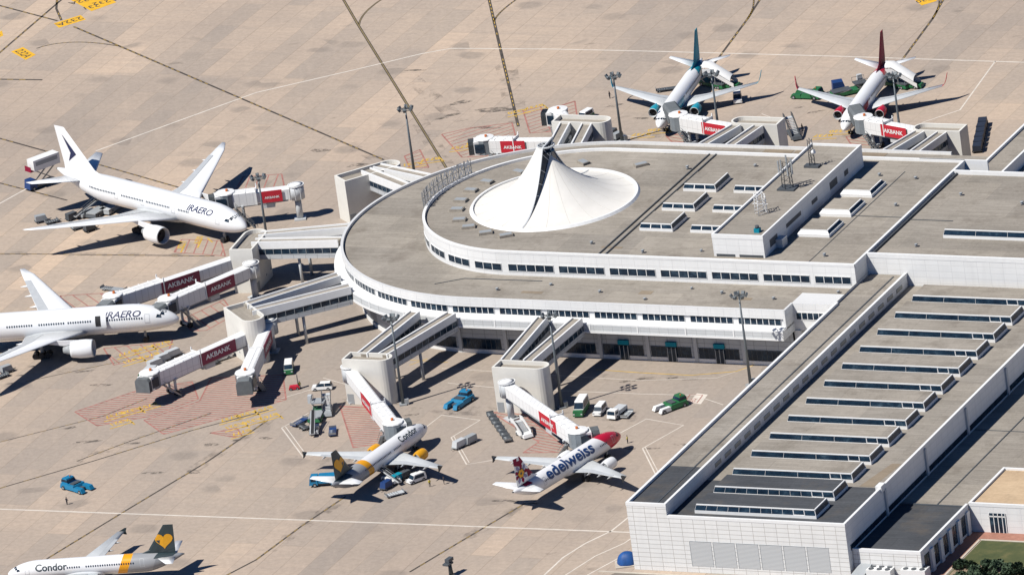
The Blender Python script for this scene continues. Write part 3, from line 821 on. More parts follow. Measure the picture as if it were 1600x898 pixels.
# ------------------------------------------------------------------ aircraft
TYPES = {
 'narrow': dict(L=37.57, R=1.98, zc=3.75, nose=-.32, wing=[(1.7, 12.3, 7.3, 2.55, .80), (6.3, 14.9, 4.4, 3.0, .52), (16.9, 20.5, 1.6, 4.15, .20)],
    eng=(5.75, 10.6, 4.5, 1.18, 2.0), stab=[(.6, 31.9, 4.1, 4.75, .42), (6.22, 35.0, 1.5, 5.5, .16)],
    fin=[(5.2, 27.6, 8.4, .30), (6.4, 30.4, 5.7, .42), (11.76, 34.2, 2.1, .18)], tail=8.0, winglet='fence', win=(.55, .5)),
 'single': dict(L=39.0, R=1.9, zc=3.45, nose=-.30, wing=[(1.7, 13.6, 7.9, 2.2, .85), (5.6, 16.3, 5.2, 2.7, .55), (17.0, 23.3, 1.6, 4.0, .20)],
    eng=(4.9, 12.2, 4.4, 1.08, 1.75), stab=[(.6, 33.2, 4.2, 4.8, .40), (7.17, 37.2, 1.4, 5.75, .15)],
    fin=[(4.9, 27.8, 9.6, .28), (6.3, 32.2, 5.6, .42), (12.5, 36.4, 2.2, .18)], tail=9.5, winglet='blended', win=(.55, .5)),
 'wide': dict(L=63.73, R=3.1, zc=5.75, nose=-.30, wing=[(2.6, 20.0, 14.3, 4.0, 1.7), (9.8, 25.6, 8.0, 5.2, .95), (27.5, 37.4, 2.9, 7.3, .35), (30.4, 40.2, 1.1, 7.6, .15)],
    eng=(9.6, 17.6, 6.9, 1.95, 3.0), stab=[(.9, 52.6, 7.6, 7.0, .75), (10.76, 60.3, 2.3, 8.3, .22)],
    fin=[(8.0, 46.5, 14.6, .5), (9.6, 50.6, 10.5, .75), (18.5, 59.4, 3.4, .25)], tail=17.5, winglet=None, win=(.5, .55)),
}
AIRFOIL = [(0, 0), (.08, .62), (.3, 1.0), (.62, .62), (1.0, .03), (1.0, -.03), (.6, -.30), (.3, -.5), (.08, -.42)]
def fuselage_ring(T, d):
    """centre height, half width, half height of the body at distance d behind the nose"""
    R, Lh, tl = T['R'], T['L'], T['tail']
    if d < 3.6 * R:
        t = d / (3.6 * R)
        r = R * (1 - (1 - t) ** 2.05) ** .60
        z = T['zc'] + T['nose'] * R * (1 - t) ** 1.8
        return z, max(r, .02), max(r, .02)
    if d > Lh - tl:
        t = (d - (Lh - tl)) / tl
        r = R * (1 - .90 * t ** 1.55)
        return T['zc'] + (R - r) * .72, r, r
    return T['zc'], R, R
def wing_surf(sections, side, T, thick_axis='z'):
    rings = []
    half = T['L'] / 2
    for y, le, ch, z, th in sections:
        rings.append([(half - (le + ch * a), side * y, z + b * th * .5) for a, b in AIRFOIL])
    return rings
def on_body(T, d, phi, side, out=.03):
    z, ry, rz = fuselage_ring(T, d)
    return (T['L'] / 2 - d, side * (ry + out) * math.cos(phi), z + (rz + out) * math.sin(phi))
def body_text(T, txt, size, d0, phi0, side, mat, parent, bold=.03, shear=0.0, stretch=1.0, name='lettering'):
    vs, fs, wd = text_mesh(txt, size, bold, shear)
    m = MB(); pv = []
    for x, y, z in vs:
        d = d0 - x * stretch if side < 0 else d0 + x * stretch
        pv.append(on_body(T, d, phi0 + y / T['R'], side))
    m.add(pv, fs, 0)
    return m.build(name, mat, parent)
def patch(T, d0, d1, p0, p1, side, slant=0.0, n=6, out=.03):
    """a piece of the body's skin between two stations and two angles"""
    m = MB()
    rings = [[on_body(T, d0 + (d1 - d0) * i / n + slant * (j / n), p0 + (p1 - p0) * j / n, side, out) for j in range(n + 1)] for i in range(n + 1)]
    return m.loft(rings, caps=False, closed=False)
def fin_pt(T, a, h, side):
    """a point on the tail fin: a along the chord from the leading edge, h from its root to its tip"""
    f = T['fin'][1:]
    z = f[0][0] + (f[1][0] - f[0][0]) * h
    le = f[0][1] + (f[1][1] - f[0][1]) * h; ch = f[0][2] + (f[1][2] - f[0][2]) * h
    th = f[0][3] + (f[1][3] - f[0][3]) * h
    # thickness of the section there
    pts = [(0, 0), (.08, .62), (.3, 1.0), (.62, .66), (1.0, .05)]
    for (x0, y0), (x1, y1) in zip(pts, pts[1:]):
        if x0 <= a <= x1: yy = y0 + (y1 - y0) * (a - x0) / (x1 - x0)
    return (T['L'] / 2 - (le + ch * a), side * (yy * th * .5 + .07), z)
def fin_poly(T, poly, side, mat, parent, name='emblem'):
    m = MB(); m.add([fin_pt(T, a, h, side) for a, h in poly], [tuple(range(len(poly)))])
    return m.build(name, mat, parent)
def fin_dz(T, d, z):
    f = T['fin'][1:]
    h = (z - f[0][0]) / (f[1][0] - f[0][0])
    le = f[0][1] + (f[1][1] - f[0][1]) * h; ch = f[0][2] + (f[1][2] - f[0][2]) * h
    return min(.985, max(.01, (d - le) / ch)), h
MAT['flap_grey'] = plain('flap_grey', (.47, .49, .50), .4, var=.1)
WINDOW_MESH = {}
def aircraft(label, kind, nose, head, body='aircraft_white', fin='aircraft_white', engine='aircraft_white', wl='aircraft_white', win_side=-1, win_ranges=(), group=None, lip='light_grey', wing='wing_grey'):
    T = TYPES[kind]; half = T['L'] / 2
    fw = Vector((math.cos(head), math.sin(head), 0))
    c = Vector((nose[0], nose[1], 0)) - fw * half
    ro = thing('passenger_jet', label, 'airplane', c, head, group)
    # body
    m = MB(); st = []
    R = T['R']; n1 = 14
    st += [3.6 * R * (i / n1) ** 1.6 for i in range(n1 + 1)]
    a, b = 3.6 * R, T['L'] - T['tail']
    st += [a + (b - a) * i / 8 for i in range(1, 9)]
    st += [b + T['tail'] * i / 10 for i in range(1, 11)]
    K = 32; rings = []
    for d in st:
        z, ry, rz = fuselage_ring(T, d)
        rings.append([(half - d, ry * math.cos(2 * math.pi * i / K), z + rz * math.sin(2 * math.pi * i / K)) for i in range(K)])
    m.loft(rings, smooth=True)
    bd = m.build('fuselage', body, ro)
    # belly fairing
    m = MB(); w0 = T['wing'][0]; d0, d1 = w0[1] - 1.2, w0[1] + w0[2] + 2.2; rings = []
    for i in range(9):
        t = i / 8; k = math.sin(math.pi * min(1, max(0, t))) ** .5 if 0 < t < 1 else 0.05
        rings.append([(half - (d0 + (d1 - d0) * t), R * (.55 + .5 * k) * math.cos(q), T['zc'] - R * .50 + R * (.25 + .48 * k) * math.sin(q)) for q in [2 * math.pi * j / 20 for j in range(20)]])
    m.loft(rings, smooth=True); m.build('wing_root_fairing', 'wing_grey' if body == 'aircraft_white' else 'aircraft_white', ro)
    # wings with flap fairings and tips
    for s in (1, -1):
        m = MB(); m.loft(wing_surf(T['wing'], s, T), smooth=True)
        wg = m.build('wing', wing, ro)
        m = MB()
        secs = T['wing']
        for f in ((.28, .50, .72) if kind != 'wide' else (.2, .36, .55, .72)):
            y = secs[0][0] + (secs[-1][0] - secs[0][0]) * f
            for q in range(len(secs) - 1):
                if secs[q][0] <= y <= secs[q + 1][0]:
                    t = (y - secs[q][0]) / (secs[q + 1][0] - secs[q][0])
                    le, ch, z = [secs[q][k] + (secs[q + 1][k] - secs[q][k]) * t for k in (1, 2, 3)]
            te = le + ch
            k = R / 2
            m.loft([[(half - (te + dd * k), s * y + ry * k * math.cos(a_), z - .28 * k + rz * k * math.sin(a_)) for a_ in [2 * math.pi * i / 8 for i in range(8)]] for dd, ry, rz in ((-1.6, .03, .03), (-.8, .17, .22), (.1, .16, .2), (.9, .03, .03))], smooth=True)
        m.build('flap_fairing', wing, wg)
        # flaps: a slightly darker panel along the trailing edge
        m = MB(); rr = []
        for y, le, ch, z, th in secs[:-1] if kind == 'wide' else secs:
            if y > secs[-1][0] * .86: y2 = secs[-1][0] * .80; q_ = (y2 - secs[-2][0]) / (secs[-1][0] - secs[-2][0]); le, ch, z, th = [secs[-2][k] + (secs[-1][k] - secs[-2][k]) * q_ for k in (1, 2, 3, 4)]; y = y2
            rr.append([(half - (le + ch * a_), s * y, z + b_ * th * .5 + .03) for a_, b_ in ((.70, .505), (.84, .28), (.985, .04))])
        m.loft(rr, caps=False, closed=False); m.build('flap', 'flap_grey', wg)
        tip = secs[-1]
        m = MB()
        if T['winglet'] == 'fence':
            x0, x1 = half - tip[1] - .2, half - tip[1] - tip[2] - .2
            m.add([(x0, s * (tip[0] + .05), tip[3]), (x1 + .2, s * (tip[0] + .08), tip[3] + .75), (x1 - .25, s * (tip[0] + .08), tip[3] + .75), (x1, s * (tip[0] + .05), tip[3]), (x1 - .15, s * (tip[0] + .08), tip[3] - .7), (x1 + .25, s * (tip[0] + .08), tip[3] - .7)], [(0, 1, 2, 3, 4, 5)])
            m.add([(x, y - s * .1, z) for x, y, z in m.v[:6]], [(0, 1, 2, 3, 4, 5)])
            m.build('wingtip_fence', fin if fin in ('slate', 'dark_red') else 'dark_grey', wg)
        elif T['winglet'] == 'blended':
            secw = [(tip[0], tip[1], tip[2], tip[3], .2)]
            rings = []
            for i, (dy, dz, dl, ch) in enumerate(((0, 0, 0, 1.6), (.35, .25, .35, 1.4), (.65, 1.0, .9, 1.15), (.95, 2.5, 1.9, .55))):
                rings.append([(half - (tip[1] + dl + ch * a_), s * (tip[0] + dy - b_ * .07 * (1 if i > 1 else .4)), tip[3] + dz + b_ * .07 * (0.1 if i > 1 else 1)) for a_, b_ in AIRFOIL])
            m.loft(rings, smooth=True); m.build('winglet', wl, wg)
        # engine
        ey, ed, el, er, ez = T['eng']
        m = MB(); K2 = 24
        prof_ = [(.35, .80), (.02, .90), (0.0, .95), (.04, 1.0), (.25, 1.06), (.45, 1.05), (.68, .93), (.74, .90), (.74, .60), (.86, .52), (1.0, .34), (1.0, .02)]
        rings = [[(half - (ed + el * t), s * ey + er * q * math.cos(a_), ez + er * q * math.sin(a_)) for a_ in [2 * math.pi * i / K2 for i in range(K2)]] for t, q in prof_]
        m.loft(rings[3:8], 0, caps=False, smooth=True)
        m.loft(rings[0:4], 1, caps=False, smooth=True)
        m.loft(rings[7:9], 2, caps=False); m.loft(rings[8:12], 2, caps=False, smooth=True)
        # pylon
        yy = ey; q = 0
        z_w = None
        for k in range(len(secs) - 1):
            if secs[k][0] <= ey <= secs[k + 1][0]:
                t = (ey - secs[k][0]) / (secs[k + 1][0] - secs[k][0]); z_w = secs[k][3] + (secs[k + 1][3] - secs[k][3]) * t; le_w = secs[k][1] + (secs[k + 1][1] - secs[k][1]) * t
        m.add([(half - (ed + el * .22), s * ey, ez + er * 1.02), (half - (ed + el * .95), s * ey, ez + er * .5), (half - (le_w + 2.5 * er), s * ey, z_w - .1), (half - (le_w + .2), s * ey, z_w + .1)], [(0, 1, 2, 3)])
        for o in (-.16, .16):
            m.add([(x, y + o, z) for x, y, z in m.v[-4:]] if o < 0 else [(x, y + .32, z) for x, y, z in m.v[-4:]], [(0, 1, 2, 3)])
        n_ = len(m.v); i0, i1 = n_ - 8, n_ - 4
        for k in range(4): m.f.append((i0 + k, i0 + (k + 1) % 4, i1 + (k + 1) % 4, i1 + k)); m.m.append(0); m.s.append(False)
        en = m.build('engine', [engine, lip, 'grey'], ro)
        m = MB(); m.tube((half - (ed + el * .2), s * ey, ez), (half - (ed + el * .22), s * ey, ez), er * .88, n=24); m.loft([[(half - (ed + el * t), s * ey + er * q * math.cos(a_), ez + er * q * math.sin(a_)) for a_ in [2 * math.pi * i / 12 for i in range(12)]] for t, q in ((.19, .3), (.14, .18), (.10, .02))], 0, smooth=True)
        m.build('fan', 'black', en)
        # tailplane
        m = MB(); m.loft(wing_surf(T['stab'], s, T), smooth=True); m.build('tailplane', 'aircraft_white', ro)
        # main gear
        m = MB(); gy = R * 1.75; gd = T['wing'][0][1] + T['wing'][0][2] * .72; wr = .32 * R if kind != 'wide' else .68
        m.tube((half - gd, s * gy, wr), (half - gd, s * gy, T['wing'][0][3]), .14 * R, n=8)
        for k in ((0,) if kind != 'wide' else (-1.45, 0, 1.45)):
            for o in (-1, 1):
                m.tube((half - gd + k, s * gy + o * .22 * R - .14 * R, wr), (half - gd + k, s * gy + o * .22 * R + .14 * R, wr), wr, n=14, mat=1)
        m.build('main_gear', ['grey', 'black'], ro)
    m = MB(); gd = R * 2.6
    m.tube((half - gd, 0, .4), (half - gd, 0, T['zc'] - R * .8), .1 * R, n=8)
    for o in (-1, 1): m.tube((half - gd, o * .2 * R - .1 * R, .2 * R), (half - gd, o * .2 * R + .1 * R, .2 * R), .2 * R, n=12, mat=1)
    m.build('nose_gear', ['grey', 'black'], ro)
    # fin
    m = MB(); rings = [[(half - (le + ch * a_), b_ * th * .5 if a_ not in () else 0, z) for a_, b_ in [(0, 0), (.08, .62), (.3, 1), (.62, .66), (1, .05), (1, -.05), (.62, -.66), (.3, -1), (.08, -.62)]] for z, le, ch, th in T['fin']]
    m.loft(rings); fn = m.build('tail_fin', fin, ro)
    # cockpit glazing
    m = MB()
    for s in (1, -1):
        dN = .62 * R
        for i, (d0, d1, p0, p1) in enumerate(((.80, 1.12, 1.12, 1.50), (.92, 1.22, .72, 1.06), (1.12, 1.50, .40, .70))):
            pts = []
            for dd, ph in ((d0, p0), (d0 + .02, p1), (d1 - .08, p1), (d1, p0)):
                pts.append(on_body(T, dd * R, ph, s, .025))
            m.add(pts, [(0, 1, 2, 3)])
    m.build('cockpit_window', 'glass', ro)
    # exhaust at the tail
    z, ry, rz = fuselage_ring(T, T['L']); m = MB(); m.tube((-half + .02, 0, z), (-half - .25, 0, z), ry * .95, ry * .8, n=12); m.build('tail_exhaust', 'dark_grey', ro)
    # cabin windows, each a part of its own (one small mesh shared by all)
    if kind not in WINDOW_MESH:
        q = MB(); a_ = .15 if kind != 'wide' else .17; h_ = .22 if kind != 'wide' else .26
        q.add([(a_ * math.cos(t), 0, h_ * math.sin(t)) for t in [2 * math.pi * i / 10 for i in range(10)]], [tuple(range(10))])
        WINDOW_MESH[kind] = q.mesh('cabin_window', 'glass')
    ph, pitch = T['win'][0] * .62, T['win'][1]
    for d0, d1 in win_ranges:
        d = d0
        while d < d1:
            o = bpy.data.objects.new('cabin_window', WINDOW_MESH[kind]); COL.objects.link(o); o.parent = ro
            o.location = on_body(T, d, ph, win_side, .02)
            o.rotation_euler = (ph if win_side > 0 else -ph, 0, 0)
            d += pitch
    return ro, T, bd, fn
def door(T, d, side, ro, w=.85, p0=-.12, p1=.75, mat='light_grey'):
    """thin outline of a cabin door"""
    m = MB()
    for a, b, c, e in ((d, d + .06, p0, p1), (d + w, d + w + .06, p0, p1)):
        r = [[on_body(T, x, p, side, .02) for p in [c + (e - c) * i / 6 for i in range(7)]] for x in (a, b)]
        m.loft(r, caps=False, closed=False)
    for p in (p0, p1): m.loft([[on_body(T, x, q, side, .02) for q in (p, p + .04)] for x in (d, d + w)], caps=False, closed=False)
    return m.build('door', mat, ro)

# wide body behind: nose lies where the terminal's boarding bridge meets it
A1, T1, b1, f1 = aircraft('white wide body jet with a dark blue dart emblem on its tail', 'wide', (-56.83, 48.39), rad(-49.4), win_side=-1, win_ranges=((16.0, 19.5), (22.5, 30.5), (31.5, 39), (41, 50)), wing='aircraft_white')
body_text(T1, 'IRAERO', 2.15, 16.8, .44, -1, 'navy', A1, .03, .35, 1.12)
for s in (1, -1):
    fin_poly(T1, [(.55, .80), (.30, .34), (.78, .10), (.55, .34)], s, 'navy', f1)
for d in (6.0, 20.6, 31.0, 40.0): door(T1, d, -1, A1, 1.05, -.05, .62)
A2, T2, b2, f2 = aircraft('white wide body jet with dark blue letters near its nose and an open front door', 'wide', (-73.0, -3.53), rad(-11.3), win_side=-1, win_ranges=((7.7, 16.2), (19.2, 24.2), (25.2, 31), (32.4, 38.4), (41.2, 52)), wing='aircraft_white')
body_text(T2, 'IRAERO', 2.1, 16.2, .44, -1, 'navy', A2, .03, .35, 1.12)
door(T2, 6.0, -1, A2, 1.05, -.05, .62); door(T2, 40, -1, A2, 1.05, -.05, .62)
m = patch(T2, 16.9, 18.1, -.08, .66, -1, n=5, out=.04); m.build('door_opening', 'black', A2)
m = patch(T2, 15.55, 16.75, -.10, .66, -1, n=5, out=.55); m.v += [on_body(T2, 15.55, .66, -1, .35)]; m.build('open_door', 'aircraft_white', A2)

# two holiday jets of one fleet with grey tails and a yellow band
CONDOR = two_tone('livery_white_yellow_grey', [(0, (.24, .25, .265)), (.22, (.32, .33, .34)), (.352, (.82, .36, .012)), (.405, (.80, .80, .80))], .42, -20, 20 * .99)
def heart(n=22):
    pts = []
    for i in range(n):
        t = 2 * math.pi * i / n
        x = 16 * math.sin(t) ** 3; y = 13 * math.cos(t) - 5 * math.cos(2 * t) - 2 * math.cos(3 * t) - math.cos(4 * t)
        pts.append((x / 17, y / 17))
    return pts
def condor(label, nose, head, side, group):
    ro, T, bd, fn = aircraft(label, 'narrow', nose, head, CONDOR, 'slate', 'yellow', win_side=side, win_ranges=((13.2, 16.2), (17.2, 27.5)))
    body_text(T, 'Condor', 2.1, 12.6 if side < 0 else 6.3, .52 if side < 0 else .16, side, 'slate', ro, .045, 0, 1.0)
    for s in (1, -1):
        fin_poly(T, [fin_dz(T, 33.95 + x * 2.05, 8.4 + y * 1.95) for x, y in heart(30)], s, 'yellow', fn, 'heart_emblem')
    # dark slate wraps the body below the fin
    m = patch(T, 31.5, 35.5, .62, 1.57, 1, 1.0); m2 = patch(T, 31.5, 35.5, .62, 1.57, -1, 1.0)
    m.add(m2.v, m2.f); m.build('tail_band', 'slate', ro)
    for d in (4.1, 28.6): door(T, d, side, ro)
    return ro
C1 = condor('yellow banded white jet with a heart on its dark tail, docked at a bridge', (-22.05, -85.47), rad(56.0), -1, None)
C2 = condor('yellow banded white jet with a heart on its dark tail, alone in the open', (-111.98, -136.48), rad(169.1), 1, None)

EDEL = two_tone('livery_white_red_nose', [(0, (.80, .80, .80)), (.5, (.52, .012, .04))], .95, 17.2 - 5.0 - 1.6 * 1, 17.2 + 5.0 - 1.6 * 1)
E1, T3, b3, f3 = aircraft('white jet with red nose and big dark blue letters along its body', 'narrow', (18.25, -105.75), rad(50.6), EDEL, 'aircraft_white', 'aircraft_white', win_side=-1, win_ranges=((7.2, 9.5), (26.5, 29.5)))
body_text(T3, 'edelweiss', 3.75, 27.8, .18, -1, 'letter_blue', E1, .11, 0, 1.14)
for s in (1, -1):
    fin_poly(T3, [(0, .72), (0, 1), (1, 1), (1, .72), (.5, .60)], s, 'dark_red', f3, 'fin_panel')
    fin_poly(T3, [(.0, .02), (.0, .34), (.22, .30), (.34, .02)], s, 'dark_red', f3, 'fin_panel')
    fc = (34.4, 8.0)
    def disc_(cd, cz, r, n=14): return [fin_dz(T3, cd + r * math.cos(q), cz + r * math.sin(q)) for q in [2 * math.pi * i / n for i in range(n)]]
    for k in range(9):
        a = 2 * math.pi * k / 9 + .3; c_, s_ = math.cos(a), math.sin(a)
        pl = [(.9, -.22), (1.7, -.42), (2.3, 0), (1.7, .42), (.9, .22)]
        fin_poly(T3, [fin_dz(T3, fc[0] + p * c_ - q * s_, fc[1] + p * s_ + q * c_) for p, q in pl], s, 'violet' if k % 2 else 'dark_red', f3, 'petal')
    fin_poly(T3, disc_(fc[0], fc[1], 1.15), s, 'slate', f3, 'flower_ring')
    for k in range(6):
        a = 2 * math.pi * k / 6
        m = MB(); m.add([tuple(Vector(fin_pt(T3, *q, s)) + Vector((0, s * .02, 0))) for q in disc_(fc[0] + .62 * math.cos(a), fc[1] + .62 * math.sin(a), .36, 8)], [tuple(range(8))]); m.build('flower_petal', 'yellow', f3)
m = patch(T3, 32.2, 34.4, .75, 1.57, 1, .6); m2 = patch(T3, 32.2, 34.4, .75, 1.57, -1, .6); m.add(m2.v, m2.f); m.build('tail_band', 'dark_red', E1)
for d in (4.1, 28.6): door(T3, d, -1, E1)

# two single aisle jets on the far stands, noses towards us
B1, T4, b4, f4 = aircraft('white jet with a teal tail fin and turquoise engines on the far stands', 'single', (37.82, 82.11), rad(-108.5), 'aircraft_white', 'teal', 'turquoise', 'turquoise', win_side=1, win_ranges=((8, 17), (18, 31)))
m = patch(T4, 9.2, 14.6, -.45, .42, 1, 1.3); m.build('body_graphic', 'turquoise', B1)
m = patch(T4, 29.8, 35.5, .5, 1.57, 1, 1.8); m2 = patch(T4, 29.8, 35.5, .5, 1.57, -1, 1.8); m.add(m2.v, m2.f); m.build('tail_band', 'teal', B1)
B2, T5, b5, f5 = aircraft('white jet with a dark red tail fin and red engines on the far stands', 'single', (78.56, 63.41), rad(-109.4), 'aircraft_white', 'dark_red', 'livery_red', 'livery_red', win_side=1, win_ranges=((8, 17), (18, 31)))
m = patch(T5, 9.8, 14.0, -.35, .40, 1, 1.3); m.build('body_graphic', 'dark_red', B2)
m = patch(T5, 29.8, 35.5, .45, 1.57, 1, 1.8); m2 = patch(T5, 29.8, 35.5, .45, 1.57, -1, 1.8); m.add(m2.v, m2.f); m.build('tail_band', 'livery_red', B2)
for T_, ro in ((T4, B1), (T5, B2)):
    for d in (29.5,): door(T_, d, 1, ro)

# ------------------------------------------------------------------ gate towers and walkways
def tower(label, c, ax, length, width, h=10.3, round_end=1, both=False, z_roof=None):
    """free standing gate tower: capsule plan, cream walls, sunken roof with a thick rim"""
    t = thing('gate_tower', label, 'tower', (c[0], c[1], 0), ax)
    n = 12; hl, hw = length / 2, width / 2
    def plan(g):
        r = hw - g; pts = []
        def arc(cx, a0, a1): return [(cx + r * math.cos(a0 + (a1 - a0) * i / n), r * math.sin(a0 + (a1 - a0) * i / n)) for i in range(n + 1)]
        if both or round_end > 0: pts += arc(hl - hw, -math.pi / 2, math.pi / 2)
        else: pts += [(hl - g, -r), (hl - g, r)]
        if both or round_end < 0: pts += arc(-hl + hw, math.pi / 2, 1.5 * math.pi)
        else: pts += [(-hl + g, r), (-hl + g, -r)]
        return pts
    m = MB(); o, i_ = plan(0), plan(.45)
    m.loft([[(x, y, 0) for x, y in o], [(x, y, h - .9) for x, y in o]], caps=False); m.build('wall', 'cream', t)
    m = MB(); m.loft([[(x, y, h - .9) for x, y in o], [(x, y, h) for x, y in o], [(x, y, h) for x, y in i_], [(x, y, h - .95) for x, y in i_]], caps=False); m.build('rim', 'cream', t)
    m = MB(); m.sheet(i_, h - .9); m.build('roof', 'roof', t)
    m = MB(); m.box(-hl + .2, -hl + .2 + 1.5, -hw - .04, -hw + .02, .05, 2.3); m.build('door', 'grey', t)
    m = MB(); m.box(0, .5, -hw - .06, -hw, 1.6, 2.0); m.box(hl * .5, hl * .5 + .4, -hw - .06, -hw, 1.7, 2.1); m.build('wall_light', 'grey', t)
    return t
def uv3(u, v, z=0): return uvw(u, v, z)
TOW = {}
TOW[1] = tower('cream gate tower behind the bridge of the jet with the yellow band', uvw(-2.3, -66.1), AX, 10.9, 4.4)
TOW[2] = tower('cream gate tower behind the bridge of the red nosed jet', uvw(34.5, -66.9), AX, 12.4, 4.4)
p3a, p3b = uvw(-47.2, -40.2), uvw(-37.4, -49.0)
TOW[3] = tower('cream gate tower between two bridges with shade toned red signs', (p3a + p3b) / 2, math.atan2((p3b - p3a).y, (p3b - p3a).x), 12.6, 5.4)
p4a, p4b = uvw(-57.5, 34.0), uvw(-47.4, 46.6)
TOW[4] = tower('gate tower on the shaded far side left of the tent roof', (p4a + p4b) / 2, math.atan2((p4b - p4a).y, (p4b - p4a).x), 15.0, 5.4)
TOW[5] = tower('cream gate tower just behind the tent roof', uvw(-15.4, 75.3), AX, 13.6, 4.6)
TOW[6] = tower('cream gate tower in front of the teal tailed jet', uvw(26.4, 77.8), AX, 12.0, 4.6, round_end=-1)
TOW[7] = tower('cream gate tower in front of the red tailed jet', uvw(71.0, 77.3), AX, 12.0, 4.6, round_end=-1)
p8 = uvw(-61.5, -3.0)
TOW[8] = tower('cream gate tower at the nose of the rear wide body jet', p8, rad(97) + AX, 12.6, 5.4)

def walkway(label, a, b, za, zb, w=2.6, h=3.4):
    """fixed glazed walkway from a gate tower up to the terminal: white upstands, felt roof, dark side glazing"""
    a = Vector((a.x, a.y, 0)); b = Vector((b.x, b.y, 0)); d = b - a; ln = d.length
    t = thing('fixed_walkway', label, 'walkway', a, math.atan2(d.y, d.x))
    def z(x, o): return za + (zb - za) * x / ln + o
    def strip(y0, y1, o0, o1, name, mat):
        m = MB(); vs = []
        for x in (0, ln):
            for y, o in ((y0, o0), (y1, o0), (y1, o1), (y0, o1)): vs.append((x, y, z(x, o)))
        m.add(vs, [(0, 1, 2, 3), (7, 6, 5, 4), (0, 4, 5, 1), (1, 5, 6, 2), (2, 6, 7, 3), (3, 7, 4, 0)]); return m.build(name, mat, t)
    hw = w / 2
    strip(-hw, -hw + .35, -1.5, .2, 'upstand', 'coping'); strip(hw - .35, hw, -1.5, .2, 'upstand', 'coping')
    strip(-hw + .35, hw - .35, -1.4, -.15, 'roof', 'roof')
    strip(-hw + .08, hw - .08, -2.9, -1.5, 'glazing', 'glass')
    strip(-hw - .02, hw + .02, -3.9, -2.9, 'floor_beam', 'clad_grey')
    m = MB()
    k = 1.2
    while k < ln - .5:
        for s in (-1, 1):
            m.beam((k, s * (hw - .04), z(k, -2.9)), (k, s * (hw - .04), z(k, -1.5)), .1, .1)
        k += 2.0
    for s in (-1, 1):
        for o in (-2.86, -1.54): m.beam((0, s * (hw - .04), z(0, o)), (ln, s * (hw - .04), z(ln, o)), .1, .1)
    for x in (.1, ln - .1): m.beam((x, -hw + .04, z(x, -2.86)), (x, hw - .04, z(x, -2.86)), .1, .1)
    m.build('glazing_bars', 'grey', t)
    m = MB(); m.tube((ln * .5, 0, 0), (ln * .5, 0, z(ln * .5, -3.9)), .35, n=10); m.build('column', 'light_grey', t)
    return t
walkway('left hand sloping walkway from the tower by the yellow banded jet up to the terminal', uvw(-4.6, -64.4), uvw(-2.2, -42.5), 10.2, 11.2)
walkway('right hand sloping walkway from the tower by the yellow banded jet up to the terminal', uvw(.3, -64.4), uvw(6.6, -42.5), 10.2, 11.2)
walkway('left hand sloping walkway from the tower by the red nosed jet up to the terminal', uvw(29.6, -64.4), uvw(28.4, -42.5), 10.2, 11.2)
walkway('right hand sloping walkway from the tower by the red nosed jet up to the terminal', uvw(34.8, -64.4), uvw(36.6, -42.5), 10.2, 11.2)
def lo_pt(ang, off): return uvw(LO.c + (LO.R + off) * math.cos(ang), LO.vc + (LO.R + off) * math.sin(ang))
for key, a0, a1, off0, who in ((3, 221, 224.5, 25, 'tower between shade toned red panels'), (4, 149, 151.5, 25, 'shaded far left tower'), (8, 185, 188.5, 24, 'tower at the rear jet')):
    for q, hand in ((a0, 'upper' if key != 4 else 'nearer'), (a1, 'lower' if key != 4 else 'farther')):
        walkway('%s sloping walkway from the %s to the rounded terminal end' % (hand, who), lo_pt(rad(q), off0 - 1.0), lo_pt(rad(q - 3 if hand in ('upper', 'nearer') else q + 3), 2.0), 10.2, 11.2)
for u, who in ((-19.0, 'tower behind the tent roof'), (22.4, 'tower of the teal tailed jet'), (67.2, 'tower of the red tailed jet')):
    walkway('left hand walkway from the %s to the terminal' % who, uvw(u, 73.4 if u < 0 else 75.4), uvw(u - 2.6 if u > 0 else u + 5.5, 54.0), 9.9, 11.2)
    walkway('right hand walkway from the %s to the terminal' % who, uvw(u + 5.4, 73.4 if u < 0 else 75.4), uvw(u + 4.6 if u > 0 else u + 11.0, 54.0), 9.9, 11.2)

